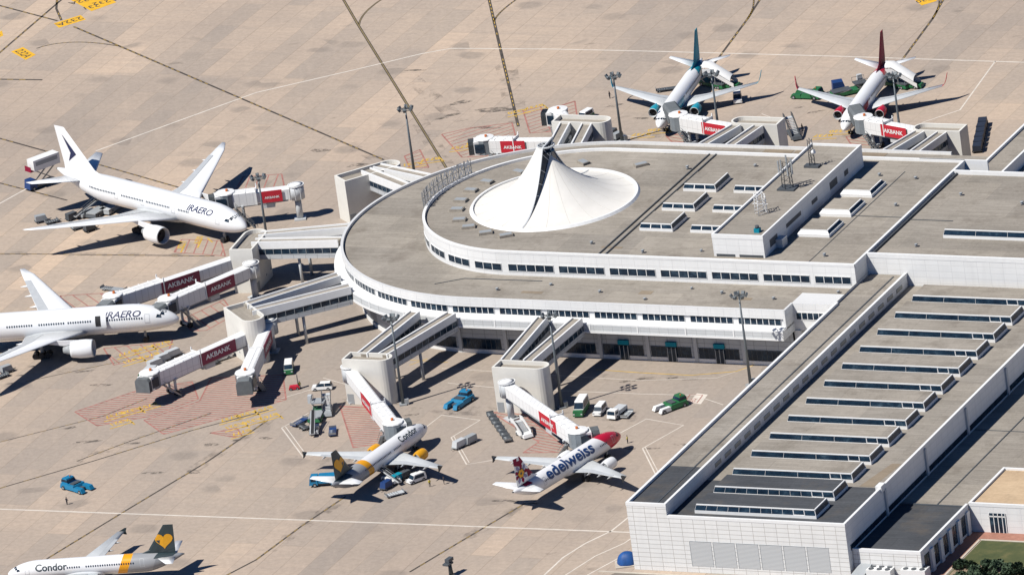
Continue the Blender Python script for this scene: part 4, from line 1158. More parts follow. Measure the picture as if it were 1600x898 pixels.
# ------------------------------------------------------------------ boarding bridges
MAT['bellows'] = plain('grey_bellows', (.13, .145, .155), .7, var=.2)
def bridge(label, rp, cp, dp, sign='red', zr=7.4, zc=7.0, split=.46, sgn=(.50, .82), group=None):
    """apron boarding bridge: rotunda, two telescoping tunnels, cab with bellows, wheeled drive column, advert panel.
    rp rotunda, cp cab, dp aircraft door: ground points; zr, zc roof heights"""
    R = Vector((rp.x, rp.y, 0)); C = Vector((cp.x, cp.y, 0)); D = Vector((dp.x, dp.y, 0))
    d = C - R; ln = d.length; ang = math.atan2(d.y, d.x)
    t = thing('boarding_bridge', label, 'jet bridge', R, ang, group)
    def z(x): return zr + (zc - zr) * x / ln
    m = MB(); m.tube((0, 0, zr - 3.2), (0, 0, zr - .1), 1.75, n=18, mat=1); m.tube((0, 0, zr - .1), (0, 0, zr + .12), 1.9, n=18, smooth=False); m.tube((0, 0, zr + .12), (0, 0, zr + .3), 1.7, .8, n=18)
    for k in range(9): m.beam((1.76 * math.cos(k * .7), 1.76 * math.sin(k * .7), zr - 3.2), (1.76 * math.cos(k * .7), 1.76 * math.sin(k * .7), zr - .1), .1, .1, 0)
    m.build('rotunda', ['white', 'light_grey'], t)
    m = MB(); m.tube((0, 0, 0), (0, 0, zr - 3.3), .75, n=14); m.box(-1.3, 1.3, -1.3, 1.3, 0, .35); m.build('rotunda_column', 'light_grey', t)
    j = ln * (1 - split)
    def tun(x0, x1, w, top, bot):
        m = MB(); vs = []
        for x in (x0, x1):
            for y, o in ((-w / 2, bot), (w / 2, bot), (w / 2, top - .18), (w / 2 - .35, top), (-w / 2 + .35, top), (-w / 2, top - .18)): vs.append((x, y, z(x) + o))
        m.loft([vs[:6], vs[6:]]); return m
    m = tun(1.5, j + 3, 2.5, -.25, -2.85); m.build('inner_tunnel', 'bridge_white', t)
    m = tun(j, ln - 1.0, 3.05, .08, -3.1); ot = m.build('outer_tunnel', 'bridge_white', t)
    m = MB()
    for k in range(1, int((ln - j) / 2.4)):
        x = j + k * 2.4; m.box(x, x + .1, -1.5, 1.5, z(x) + .02, z(x) + .14)
    m.beam((j, 0, z(j) + .1), (ln - 1.2, 0, z(ln - 1.2) + .1), .5, .1)
    m.beam((j + .1, 1.56, z(j) - 3.1), (j + .1, 1.56, z(j) + .9), .22, .22); m.beam((j + .1, -1.56, z(j) - 3.1), (j + .1, -1.56, z(j) + .9), .22, .22); m.beam((j + .1, -1.6, z(j) + .2), (j + .1, 1.6, z(j) + .2), .2, .2)
    m.build('tunnel_frame', 'coping', ot)
    # conduits under the floor and guard rail on the roof
    m = MB(); m.beam((2, 1.0, z(2) - 3.1), (ln - 2, 1.0, z(ln) - 3.35), .3, .3); m.beam((2, -1.0, z(2) - 3.1), (ln - 2, -1.0, z(ln) - 3.35), .2, .2); m.build('cable_tray', 'grey', t)
    # cab
    lc = D - C; la = math.atan2(lc.y, lc.x) - ang
    cb = MB(); K = 12; cbb = MB()
    cbb.loft([[(ln + 2.2 * math.cos(2 * math.pi * i / K + .26), 2.2 * math.sin(2 * math.pi * i / K + .26), zc + o) for i in range(K)] for o in (-3.3, .1)]); cb.loft([[(ln + q * math.cos(2 * math.pi * i / K + .26), q * math.sin(2 * math.pi * i / K + .26), zc + o) for i in range(K)] for o, q in ((.1, 2.3), (.3, 2.2), (.42, 1.0))])
    cbb.build('cab', 'cab_grey', t); cb.build('cab_roof', 'white', t)
    fx, fy = math.cos(la), math.sin(la)
    def lp(a, b, zz): return (ln + fx * a - fy * b, fy * a + fx * b, zz)
    for s in (-1, 1):
        m = MB(); m.add([lp(.2, s * 2.24, zc - 2.7), lp(2.4, s * 1.75, zc - 2.7), lp(2.4, s * 1.75, zc - .6), lp(.2, s * 2.24, zc - .6)], [(0, 1, 2, 3)])
        m.build('cab_window', 'glass', t)
    m = MB(); m.loft([[lp(a, b * 1.7, zc + o) for b, o in ((-1, -3.2), (1, -3.2), (1, -.1), (-1, -.1))] for a in (.5, 2.6)]); m.build('cab_head', 'white', t)
    reach = max(1.2, lc.length - 2.6)
    m = MB(); rings = []
    nb = 7
    for i in range(nb * 2 + 1):
        a = 2.6 + reach * i / (nb * 2); g = 1.0 if i % 2 == 0 else .9
        rings.append([lp(a, b * 1.72 * g, zc - 1.6 + o * g) for b, o in ((-1, -1.55), (1, -1.55), (1, 1.0), (.72, 1.65), (-.72, 1.65), (-1, 1.0))])
    m.loft(rings); m.build('bellows_canopy', 'bellows', t)
    # drive column
    x = ln - max(3.5, (ln - j) * .42)
    m = MB()
    for s in (-1, 1): m.beam((x, s * 1.2, .7), (x, s * 1.2, z(x) - 3.0), .45, .45)
    m.beam((x, -1.9, z(x) - 3.15), (x, 1.9, z(x) - 3.15), .5, .35); m.beam((x, -1.6, .75), (x, 1.6, .75), .6, .5); dc = m.build('drive_column', 'light_grey', t)
    for s in (-1, 1):
        m = MB(); m.tube((x, s * 1.35 - .3, .62), (x, s * 1.35 + .3, .62), .62, n=16); m.build('wheel', 'black', dc)
    # service stair beside the cab, on our side
    ws = -1 if (Vector((-math.sin(ang), math.cos(ang))).y > 0) else 1
    m = MB(); n = 9
    x0 = ln - 2.0
    for i in range(n):
        q = i / (n - 1); m.box(x0 - 3.6 * q - .25, x0 - 3.6 * q + .25, ws * 1.7 - .45 + ws * .5, ws * 1.7 + .45 + ws * .5, (zc - 3.3) * (1 - q) + .1, (zc - 3.3) * (1 - q) + .2)
    for yy in (1.75, 2.65): m.beam((x0, ws * yy, zc - 3.2), (x0 - 3.7, ws * yy, .1), .1, .3); m.beam((x0, ws * yy, zc - 2.2), (x0 - 3.7, ws * yy, 1.1), .07, .07)
    m.build('service_stair', 'steel', t)
    m = MB(); m.box(j - 3.8, j - 1.2, -1.1, 1.1, z(j) - 4.3, z(j) - 3.0); m.build('air_conditioning_unit', 'light_grey', t)
    m = MB(); m.tube((ln - .4, 0, zc + .4), (ln - .4, 0, zc + .9), .3, n=10); m.build('beacon', 'orange', t)
    # advert panel with its lettering on the side we see
    s0, s1 = sorted((ln * (1 - sgn[0]) - .2, ln * (1 - sgn[1])))
    ys = ws * 1.60
    pm = MB(); pm.add([(s0, ys, z(s0) - 2.9), (s1, ys, z(s1) - 2.9), (s1, ys, z(s1) - .15), (s0, ys, z(s0) - .15)], [(0, 1, 2, 3)]); pm.add([(s0, ys - ws * .1, z(s0) - 2.9), (s1, ys - ws * .1, z(s1) - 2.9), (s1, ys - ws * .1, z(s1) - .15), (s0, ys - ws * .1, z(s0) - .15)], [(0, 1, 2, 3)])
    pm.f += [(0, 1, 5, 4), (3, 2, 6, 7), (0, 3, 7, 4), (1, 2, 6, 5)]; pm.m += [0] * 4; pm.s += [False] * 4
    sg = pm.build('advert_panel', sign, t)
    vs, fs, wd = text_mesh('AKBANK', 1.35, .03)
    k = min(1.25, (s1 - s0) * .74 / wd)
    lm = MB(); fwd = math.cos(ang) > 0       # letters read left to right for someone in front
    mid = (s0 + s1) / 2
    pv = []
    for x, y, zz in vs:
        xx = mid + (x - wd / 2) * k * (1 if fwd else -1)
        pv.append((xx, ys + ws * .05, z(xx) - 1.95 + y * k * .9))
    lm.add(pv, fs); lm.build('lettering', 'coping', sg)
    return t
def gp(x, y, z): q = at(x, y, z); return Vector((q.x, q.y, 0))
def on_plane(ro, T, d, y): return ro.matrix_basis @ Vector((T['L'] / 2 - d, y, 0))
bpy.context.view_layer.update()
bridge('boarding bridge with a shade toned red panel reaching the second door of the nearer wide body jet', gp(372, 398, 8), gp(176, 463, 8), on_plane(A2, T2, 17.5, 2.6), 'shade_red', 8.2, 8.2, .38, (.35, .66))
bridge('short boarding bridge with a shade toned red panel at the nose of the nearer wide body jet', gp(392, 412, 8), gp(262, 466, 8), gp(240, 480, 8), 'shade_red', 8.2, 8.0, .40, (.40, .74))
bridge('parked boarding bridge with a shade toned red panel pointing at the empty stand', gp(392, 513, 7.4), gp(233, 581, 7.0), gp(222, 590, 7), 'shade_red', 7.6, 6.8, .46, (.44, .80))
bridge('parked boarding bridge seen nearly end on, hiding its shade toned red panel', gp(420, 500, 7.4), gp(383, 582, 6.6), gp(380, 596, 6.6), 'shade_red', 7.6, 6.6, .46, (.45, .80))
bridge('slim white boarding bridge with a red panel at the jet with the yellow band', gp(546, 577, 7.4), gp(614, 660, 6.5), on_plane(C1, TYPES['narrow'], 4.8, 1.7), 'red', 8.2, 6.5, .34, (.34, .58))
bridge('white boarding bridge with a red panel at the red nosed jet', gp(792, 600, 8.0), gp(903, 673, 6.5), on_plane(E1, TYPES['narrow'], 4.8, 1.7), 'red', 8.6, 6.5, .30, (.22, .46))
bridge('white boarding bridge with a red panel just left behind the tent roof', gp(880, 216, 7.4), gp(757, 217, 6.8), gp(741, 219, 6.8), 'red', 7.6, 6.9, .40, (.22, .54))
bridge('stubby white boarding bridge beyond the tower behind the tent roof', gp(898, 203, 7.4), gp(872, 172, 6.6), gp(852, 173, 6.6), 'red', 7.4, 6.6, .5, (.5, .8))
bridge('white boarding bridge with a red panel at the teal tailed jet', gp(1160, 197, 7.4), gp(1060, 180, 6.8), on_plane(B1, TYPES['single'], 5.2, 1.6), 'red', 7.6, 6.9, .46, (.42, .80))
bridge('white boarding bridge with a red panel at the red tailed jet', gp(1446, 202, 7.4), gp(1349, 184, 6.8), on_plane(B2, TYPES['single'], 5.2, 1.6), 'red', 7.6, 6.9, .40, (.34, .76))
bridge('white boarding bridge at the nose of the rear wide body jet', gp(462, 290, 8), gp(352, 303, 8), gp(334, 306, 8), 'red', 8.2, 8.2, .44, (.5, .8))

# ------------------------------------------------------------------ ground vehicles
def wheels(t, xs, ys, r, w=.28, mat='black'):
    q = MB(); q.tube((0, -w / 2, 0), (0, w / 2, 0), r, n=14); q.tube((0, -w / 2 - .02, 0), (0, w / 2 + .02, 0), r * .5, n=10, mat=1)
    me = q.mesh('wheel', [mat, 'grey'])
    for x in xs:
        for y in ys:
            o = bpy.data.objects.new('wheel', me); COL.objects.link(o); o.parent = t; o.location = (x, y, r)
def place(name, label, cat, px, toward, group=None, flip=False):
    p = at(*px); h = heading(px, toward) + (math.pi if flip else 0)
    return thing(name, label, cat, p, h, group)
def tug(label, px, toward, col, second=None):
    """towbarless aircraft tractor: low deck, cab at the rear, forked cradle in front"""
    t = place('aircraft_tug', label, 'tug', px, toward)
    sc = second or col
    m = MB(); m.taper(-3.6, 1.1, -1.75, 1.75, .35, 1.35, .25, .5, .12); m.build('body', col, t)
    m = MB()
    for s in (-1, 1): m.taper(.9, 3.6, s * 1.25 - .55, s * 1.25 + .55, .3, 1.15, .05, .5, .08)
    m.build('cradle_arm', sc, t)
    m = MB(); m.taper(-3.6, -1.5, -1.2, 1.2, 1.35, 2.35, .25, .45, .15); m.build('cab', col, t)
    m = MB(); m.taper(-3.62, -1.52, -1.2, 1.2, 1.6, 2.1, .16, .28, .08); m.build('cab_window', 'glass', t)
    m = MB(); m.box(-.9, .3, -1.1, 1.1, 1.35, 1.6); m.box(1.0, 1.9, -.6, .6, .3, .8); m.build('winch_deck', 'dark_grey', t)
    m = MB(); m.tube((-2.5, .5, 2.35), (-2.5, .5, 2.6), .14, n=8); m.build('beacon', 'orange', t)
    wheels(t, (-2.5, 2.7), (-1.6, 1.6), .46, .5)
    return t
def van(label, px, toward, L=5.4, W=2.0, H=2.5, col='white', low=None, cat='van', name='van'):
    t = place(name, label, cat, px, toward)
    h = L / 2; bonnet = L * .17
    m = MB(); m.taper(-h, h, -W / 2, W / 2, .35, H * .48, 0, .08, .04)
    m.build('lower_body', low or col, t)
    m = MB(); m.taper(-h + .02, h - bonnet, -W / 2 + .04, W / 2 - .04, H * .48, H, .12, L * .16, .14); m.build('body', col, t)
    m = MB(); x1 = h - bonnet; a = L * .16
    z0, z1 = H * .52, H * .90
    def fx(z): return x1 - a * (z - H * .48) / (H * .52)
    w0 = W / 2 - .08
    m.add([(fx(z0) + .03, -w0, z0), (fx(z0) + .03, w0, z0), (fx(z1) + .03, w0 - .08, z1), (fx(z1) + .03, -w0 + .08, z1)], [(0, 1, 2, 3)]); m.build('windscreen', 'glass', t)
    m = MB()
    for s in (-1, 1):
        yy = lambda z: s * (W / 2 - .04 - .14 * (z - H * .48) / (H * .52) + .02)
        m.add([(-h + .5, yy(z0), z0), (fx(z0) - .3, yy(z0), z0), (fx(z1) - .25, yy(z1), z1), (-h + .55, yy(z1), z1)], [(0, 1, 2, 3)])
    m.build('side_window', 'glass', t)
    for s in (-1, 1):
        m = MB(); m.box(h - .06, h + .03, s * W * .38 - .18, s * W * .38 + .18, .7, .95); m.build('headlight', 'light_grey', t)
    wheels(t, (-h * .62, h * .62), (-W / 2 + .1, W / 2 - .1), .36)
    return t
def car(label, px, toward, col='white'):
    t = place('car', label, 'car', px, toward)
    m = MB(); m.taper(-2.3, 2.3, -.92, .92, .3, .95, .08, .2, .06); m.build('body', col, t)
    m = MB(); m.taper(-2.15, 1.3, -.85, .85, .95, 1.62, .25, .95, .16); m.build('cabin', 'glass', t)
    m = MB(); m.taper(-1.92, .38, -.70, .70, 1.60, 1.68, .05, .05, .05); m.box(-.75, -.65, -.84, .84, .95, 1.6); m.build('roof', col, t)
    for s in (-1, 1):
        m = MB(); m.box(2.12, 2.26, s * .66 - .17, s * .66 + .17, .62, .8); m.build('headlight', 'light_grey', t)
    wheels(t, (-1.4, 1.45), (-.84, .84), .34)
    return t
def truck(label, px, toward, L=7.0, W=2.3, cab='white', box='white', H=2.9, cabH=2.4, name='truck', cat='truck', deck=False):
    t = place(name, label, cat, px, toward); h = L / 2
    m = MB(); m.taper(h - 1.9, h, -W / 2, W / 2, .5, cabH, .05, .35, .08); m.build('cab', cab, t)
    m = MB(); m.add([(h - .08, -W / 2 + .15, 1.35), (h - .08, W / 2 - .15, 1.35), (h - .29, W / 2 - .2, cabH - .15), (h - .29, -W / 2 + .2, cabH - .15)], [(0, 1, 2, 3)]); m.box(h - 1.5, h - .45, -W / 2 - .01, -W / 2 + .05, 1.35, cabH - .4); m.box(h - 1.5, h - .45, W / 2 - .05, W / 2 + .01, 1.35, cabH - .4); m.build('cab_window', 'glass', t)
    m = MB(); m.box(-h, h - .4, -W / 2 + .25, W / 2 - .25, .45, .85); m.build('chassis', 'dark_grey', t)
    m = MB()
    if deck:
        m.box(-h, h - 2.1, -W / 2, W / 2, .85, 1.0)
        for s in (-1, 1): m.box(-h, h - 2.1, s * W / 2 - .05, s * W / 2 + .05, 1.0, 1.5)
        m.build('flat_bed', box, t)
    else:
        m.box(-h, h - 2.05, -W / 2, W / 2, .85, H); m.build('box_body', box, t)
    wheels(t, (-h * .6, h * .62), (-W / 2 + .15, W / 2 - .15), .46, .35)
    return t
def cart_parts(t, load=True, L=3.0, W=1.6, col='dark_grey', loadcol='grey', hood=False):
    m = MB(); m.box(-L / 2, L / 2, -W / 2, W / 2, .42, .58); m.box(L / 2, L / 2 + .9, -.06, .06, .38, .5); m.build('deck', col, t)
    if hood:
        m = MB(); m.taper(-L / 2 + .1, L / 2 - .1, -W / 2 + .05, W / 2 - .05, 1.5, 1.85, .2, .2, .25)
        for x in (-L / 2 + .1, L / 2 - .2): m.box(x, x + .1, -W / 2 + .05, W / 2 - .05, .58, 1.5)
        m.build('hood', loadcol, t)
    elif load:
        m = MB(); m.taper(-L / 2 + .15, L / 2 - .15, -W / 2 + .08, W / 2 - .08, .58, 1.75, .0, .35, .06); m.build('container', loadcol, t)
    else:
        m = MB()
        for x in (-L / 2, L / 2 - .08): m.box(x, x + .08, -W / 2, W / 2, .58, 1.0)
        for k in range(5): m.tube((-L / 2 + .4 + k * .55, -W / 2 + .1, .64), (-L / 2 + .4 + k * .55, W / 2 - .1, .64), .07, n=6)
        m.build('rollers', 'steel', t)
    wheels(t, (-L * .33, L * .33), (-W / 2 + .1, W / 2 - .1), .24, .16)
def cart(label, px, toward, load=True, col='dark_grey', loadcol='grey', L=3.0, hood=False, name='baggage_cart', group=None):
    t = place(name, label, 'cart', px, toward, group); cart_parts(t, load, L, 1.6, col, loadcol, hood); return t
def cart_train(labels, px0, px1, group, **kw):
    n = len(labels); first = None
    p0, p1 = at(*px0), at(*px1); hd = math.atan2(p0.y - p1.y, p0.x - p1.x)
    for i, lb in enumerate(labels):
        p = p0.lerp(p1, i / (n - 1)); rz = hd + random.uniform(-.09, .09)
        if first is None:
            first = thing('baggage_cart', lb, 'cart', p, rz, group); cart_parts(first, **kw)
        else: dup(first, p, rz, lb)
def belt_loader(label, px, toward, body='white', z1=2.9):
    t = place('belt_loader', label, 'belt loader', px, toward)
    m = MB(); m.taper(-2.6, 2.2, -1.0, 1.0, .4, 1.05, .1, .3, .05); m.build('body', body, t)
    m = MB(); m.beam((-3.8, .2, .9), (4.2, .2, z1), .95, .28); m.build('conveyor_frame', 'light_grey', t)
    m = MB(); m.beam((-3.8, .2, 1.07), (4.2, .2, z1 + .17), .65, .06); m.build('belt', 'black', t)
    m = MB(); m.box(-1.9, -1.0, -1.0, -.4, 1.05, 1.7); m.build('driver_seat', 'dark_grey', t)
    m = MB()
    for s in (-.32, .72): m.beam((-3.4, s, 1.5), (4.0, s, z1 + .65), .06, .06)
    m.build('hand_rail', 'steel', t)
    wheels(t, (-1.6, 1.4), (-.95, .95), .38)
    return t
def stairs(label, px, toward, body='white', H=3.6, cover=None, base='white', Ls=6.0, name='passenger_stairs', W=1.9):
    """self propelled passenger steps; they climb forwards"""
    t = place(name, label, 'boarding stairs', px, toward)
    m = MB(); m.taper(-Ls / 2 - 1.0, Ls / 2 - .2, -1.1, 1.1, .35, 1.0, .3, .2, .06); m.build('chassis', base, t)
    m = MB(); n = 14
    for i in range(n):
        q = i / (n - 1); x = -Ls / 2 + Ls * q; z = .45 + (H - .45) * q
        m.box(x - .18, x + .18, -W / 2 + .1, W / 2 - .1, z - .1, z)
    m.box(Ls / 2, Ls / 2 + 1.5, -W / 2, W / 2, H - .15, H); m.build('steps', 'light_grey', t)
    m = MB()
    for s in (-1, 1):
        a, b, c = Vector((-Ls / 2 - .1, s * W / 2, .5)), Vector((Ls / 2, s * W / 2, H + .1)), Vector((Ls / 2 + 1.5, s * W / 2, H + .1))
        u = Vector((0, 0, 1.0))
        for o in (-.05, .05):
            y = Vector((0, o, 0)); m.add([a + y, b + y, b + u + y, a + u + y], [(0, 1, 2, 3)]); m.add([b + y, c + y, c + u + y, b + u + y], [(0, 1, 2, 3)])
    m.build('side_panel', body, t)
    if cover:
        m = MB(); o = Vector((0, 0, 2.2)); rings = []
        for p in (Vector((-Ls / 2 + .6, 0, 1.0)), Vector((Ls / 2, 0, H + .3)), Vector((Ls / 2 + 1.5, 0, H + .3))):
            rings.append([p + Vector((0, (W / 2 + .12) * math.cos(q), 1.1 + .95 * math.sin(q))) for q in [math.pi * i / 8 for i in range(9)]])
        m.loft(rings, caps=False, closed=False, smooth=True); m.build('canopy_roof', cover, t)
    m = MB()
    for x in (0.2, 1.8):
        for s in (-.8, .8): m.beam((x, s, .9), (x, s, .45 + (H - .45) * (x + Ls / 2) / Ls - .1), .12, .12)
    m.build('lift_strut', 'grey', t)
    wheels(t, (-Ls * .38, Ls * .30), (-1.0, 1.0), .36)
    return t
def cargo_loader(label, px, toward, col='green', deck='grey', H=2.6):
    t = place('cargo_loader', label, 'cargo loader', px, toward)
    m = MB(); m.taper(-4.4, 4.0, -1.5, 1.5, .35, 1.0, .2, .2, .05); m.build('chassis', col, t)
    m = MB(); m.box(-4.2, .2, -1.35, 1.35, 1.1, 1.35); m.box(1.2, 4.2, -1.4, 1.4, H - .25, H); m.build('platform', deck, t)
    m = MB()
    for s in (-1, 1):
        m.beam((-3, s * 1.3, .9), (-.4, s * 1.3, 1.3), .14, .2); m.beam((1.4, s * 1.3, .9), (3.8, s * 1.3, H - .3), .14, .2); m.beam((3.8, s * 1.3, .9), (1.4, s * 1.3, H - .3), .14, .2)
        m.beam((1.2, s * 1.4, H + .9), (4.2, s * 1.4, H + .9), .08, .08)
        for x in (1.25, 2.7, 4.15): m.beam((x, s * 1.4, H), (x, s * 1.4, H + .9), .07, .07)
    m.build('scissor_lift', 'steel', t)
    m = MB(); m.taper(2.6, 4.0, 1.5, 2.4, H - .6, H + 1.1, .1, .2, .05); m.build('operator_cab', 'light_grey', t)
    wheels(t, (-2.9, 2.6), (-1.35, 1.35), .45, .35)
    return t

# blue and green tractors
tug('blue aircraft tug with a forked front, parked beyond the yellow banded jet', (718, 632), (696, 646), 'blue')
tug('blue aircraft tug alone on the open apron at the left, a person standing near it', (121, 764), (150, 772), 'blue')
tug('green and white aircraft tug near the red apron marking', (1048, 638), (1026, 646), 'green', 'white')
tug('green tug under the left wing tip of the red tailed jet', (1262, 152), (1240, 151), 'green')
# the row of parked service vehicles by the gate
van('tall white van with a green lower body beside the lamp mast', (909, 644), (902, 655), 6.4, 2.2, 3.1, 'white', 'green')
van('small white van in the middle of the parked row', (938, 645), (931, 653), 4.6, 1.85, 2.0, 'white')
truck('white service truck at the right end of the parked row', (965, 650), (957, 656), 5.4, 2.1, 'white', 'light_grey', 1.7, 2.2, name='service_truck')
cart('pale flat trailer beside the parked white service truck', (980, 650), (987, 643), False, 'light_grey', L=3.6, name='trailer')
car('white hatchback crossing between the two lower bridges', (504, 608), (489, 609), 'white')
van('white and green van in the shadow of the end on bridge', (452, 580), (451, 588), 5.0, 2.0, 2.2, 'white', 'green')
van('white van parked under the parked bridge with a shade toned red panel', (345, 562), (333, 566), 5.0, 2.0, 2.2, 'white')
van('grey van waiting inside the open garage under the terminal', (1203, 555), (1190, 561), 4.8, 1.9, 2.1, 'light_grey')
van('white van under the right wing of the teal tailed jet', (1153, 158), (1154, 170), 4.8, 2.0, 2.2, 'white')
# around the yellow banded jet
truck('blue truck under the tail of the yellow banded jet', (508, 757), (494, 758), 6.4, 2.4, 'blue', 'blue', 2.3, 2.3)
truck('low blue truck with white tanks just right of the blue truck under the tail', (538, 758), (556, 757), 5.2, 2.1, 'deep_blue', 'blue', 1.5, 1.9, deck=True)
belt_loader('belt loader reaching the rear hold of the yellow banded jet', (611, 752), (588, 743), 'white', 2.6)
cart('blue baggage cart beside the belt loaders of the yellow banded jet', (604, 763), (596, 768), True, 'dark_grey', 'deep_blue')
cart('teal baggage cart heaped with bags behind the yellow banded jet', (622, 752), (632, 747), True, 'dark_grey', 'teal')
cart('black baggage cart nearest the white pickup', (634, 747), (645, 742), True, 'black', 'dark_grey')
van('small white pickup right of the baggage carts', (651, 752), (640, 756), 4.2, 1.8, 1.9, 'white', cat='pickup', name='pickup')
cart('grey flat dolly in front of the baggage carts', (617, 774), (632, 770), False, 'light_grey', L=4.0, name='flat_dolly')
# idle equipment on the stand left of it
belt_loader('grey belt loader parked nearest the white hatchback', (492, 674), (497, 640), 'light_grey', 3.2)
cargo_loader('green sided loader behind the grey belt loader', (497, 650), (505, 632), 'green')
stairs('grey passenger steps beside the green sided loader', (512, 644), (514, 625), 'light_grey', 3.0, None, 'grey', 4.6)
cart('dark blue dolly left of the grey belt loader', (468, 662), (482, 654), False, 'deep_blue', L=4.4, name='cargo_dolly')
cart('short black dolly just below the dark blue one', (475, 670), (484, 676), False, 'black', L=2.4, name='cargo_dolly')
cart('dark blue dolly standing by itself near the red hatching', (520, 677), (521, 663), False, 'deep_blue', L=4.4, name='cargo_dolly')
# red nosed jet's stand
ordn = ['farthest', 'second', 'third', 'fourth', 'fifth', 'sixth', 'nearest']
cart_train(['empty dark cart in the slanting row beside the white steps, %s from the tower' % (o if i else 'first') for i, o in enumerate(ordn)], (768, 652), (793, 688), 'row of empty carts by the red nosed jet', load=False, col='dark_grey')
stairs('white passenger steps truck on the red hatching', (818, 680), (798, 667), 'white', 2.4, None, 'white', 3.6, W=2.2)
cart('grey container cart nearer the red nosed jet of the two on the white line', (718, 699), (708, 704), True, 'grey', 'light_grey', 3.4)
cart('grey container cart behind the other one on the white line', (735, 692), (725, 697), True, 'grey', 'grey', 3.4)
# parked bridge: containers and a green vehicle under it
truck('green nosed truck beside the cab of the parked bridge', (232, 594), (224, 602), 6.0, 2.2, 'green', 'light_grey', 2.4, 2.4)
for i, (px, lb) in enumerate((((243, 573), 'silver cargo container nearest the green nosed truck'), ((254, 565), 'silver cargo container in the middle of the row beside the parked bridge'), ((271, 557), 'silver cargo container at the far end of the row beside the parked bridge'))):
    cart(lb, px, (px[0] + 20, px[1] - 8), True, 'grey', 'light_grey', 3.8, name='container_dolly')
cart('dark generator trailer under the shade toned red panel of the parked bridge', (326, 572), (345, 566), True, 'dark_grey', 'grey', 4.4, name='generator')
# left wide body's left side
cart('grey container dolly near the left frame edge below the wing', (11, 582), (25, 577), True, 'dark_grey', 'grey', name='container_dolly')
cart('low dark dolly below the grey one at the left frame edge', (3, 590), (17, 585), False, 'dark_grey', name='container_dolly')
cart('empty dolly by the far boarding bridge of the nearer wide body jet', (178, 454), (196, 456), False, 'grey', L=6.4, name='cargo_dolly')
# rear wide body jet
t = place('catering_truck', 'white catering truck with its box lifted to the tail of the rear wide body jet', 'truck', (68, 290), (95, 280))
m = MB(); m.box(-4.2, 3.2, -1.15, 1.15, .6, 1.1); m.build('chassis', 'dark_grey', t)
m = MB(); m.taper(-4.4, -2.4, -1.2, 1.2, .5, 2.6, .3, .1, .08); m.build('cab', 'deep_blue', t)
m = MB(); m.box(-2.6, 4.6, -1.3, 1.3, 4.4, 7.0); bx = m.build('lifted_box', 'white', t)
m = MB(); m.box(-2.0, 4.0, -1.32, -1.3, 5.6, 6.5); m.build('box_emblem', 'grey', bx)
m = MB(); m.box(-3.6, -2.65, -1.2, 1.2, 4.5, 4.7); m.box(-3.5, -3.4, -1.2, 1.2, 4.7, 5.7); m.build('front_platform', 'dark_red', t)
m = MB()
for s in (-1, 1): m.beam((-2, s, 1.0), (3, s, 4.4), .2, .25); m.beam((3, s, 1.0), (-2, s, 4.4), .2, .25)
m.build('scissor_lift', 'steel', t); wheels(t, (-3.3, 2.0), (-1.05, 1.05), .5, .35)
cargo_loader('dark cargo loader at the hold behind the wing of the rear wide body jet', (160, 332), (184, 318), 'dark_grey', 'grey', 3.4)
belt_loader('belt loader with a long dark belt by the rear wide body jet', (138, 336), (160, 326), 'grey', 2.8)
cargo_loader('cargo loader with a white frame close under the rear wide body jet', (180, 326), (193, 318), 'grey', 'light_grey', 3.2)
cart('grey container dolly left of the rear wide body jet, farthest from it', (65, 347), (78, 344), True, 'dark_grey', 'grey')
cart('flat rusty dolly beside the farthest container dolly', (81, 349), (92, 346), False, 'dark_grey')
cart('loaded dolly between the belt loader and the farthest container dolly', (113, 343), (126, 338), True, 'dark_grey', 'dark_grey')
cart('grey container dolly peeping out below the long wing', (122, 358), (133, 355), True, 'dark_grey', 'grey')
cart('dark dolly with a tow bar below the long wing', (141, 361), (155, 356), True, 'black', 'dark_grey')
# far stands
for px, jet in ((1146, 128), 'teal'), ((1432, 128), 'red'):
    stairs('long white covered ramp on a green base at the rear of the %s tailed jet' % jet, (px[0] - 14, px[1] + 9), (px[0] - 54, px[1] + 9), 'white', 4.0, 'white', 'green', 5.6, 'boarding_ramp', 3.0)
    cargo_loader('green cargo loader in the shade behind the wing of the %s tailed jet' % jet, (px[0] - 30, px[1] + 6), (px[0] - 47, px[1] + 2), 'green', 'dark_grey')
cargo_loader('green loader left of the red tailed jet with a dark blue container on it', (1328, 146), (1350, 141), 'green', 'dark_grey', 2.2)
t = place('cargo_container', 'dark blue container and bags standing by the green loader left of the red tailed jet', 'container', (1312, 143), (1330, 140))
m = MB(); m.taper(-1.6, 1.6, -1.2, 1.2, .1, 2.6, .1, .7, .05); m.build('body', 'deep_blue', t); m = MB(); m.box(-1.7, 1.7, -1.3, 1.3, 0, .1); m.build('base', 'grey', t)
cart('empty dolly left of the dark blue container', (1299, 148), (1312, 145), False, 'dark_grey')
cart('empty dark dolly behind the left wing of the teal tailed jet', (1042, 142), (1056, 140), False, 'dark_grey', L=5)
van('white and green pickup beyond the tower behind the tent roof', (915, 186), (908, 190), 4.6, 1.9, 2.0, 'white', 'green', cat='pickup', name='pickup')
cart('dark baggage cart piled up right of the tower behind the tent roof', (958, 213), (966, 206), True, 'black', 'dark_grey')
cart('grey baggage cart beside the lamp mast behind the tent roof', (966, 218), (978, 212), True, 'dark_grey', 'grey')
stairs('dark passenger steps folded beside the tower of the teal tailed jet', (1240, 213), (1226, 196), 'dark_grey', 3.4, None, 'dark_grey', 5.4)
cart_train(['dark baggage cart in the column near the far strip, %s from its upper end' % o for o in ('first', 'second', 'third', 'fourth', 'fifth', 'last')], (1536, 197), (1528, 236), 'column of dark carts', load=True, col='black', loadcol='dark_navy', L=3.4, W=2.2)
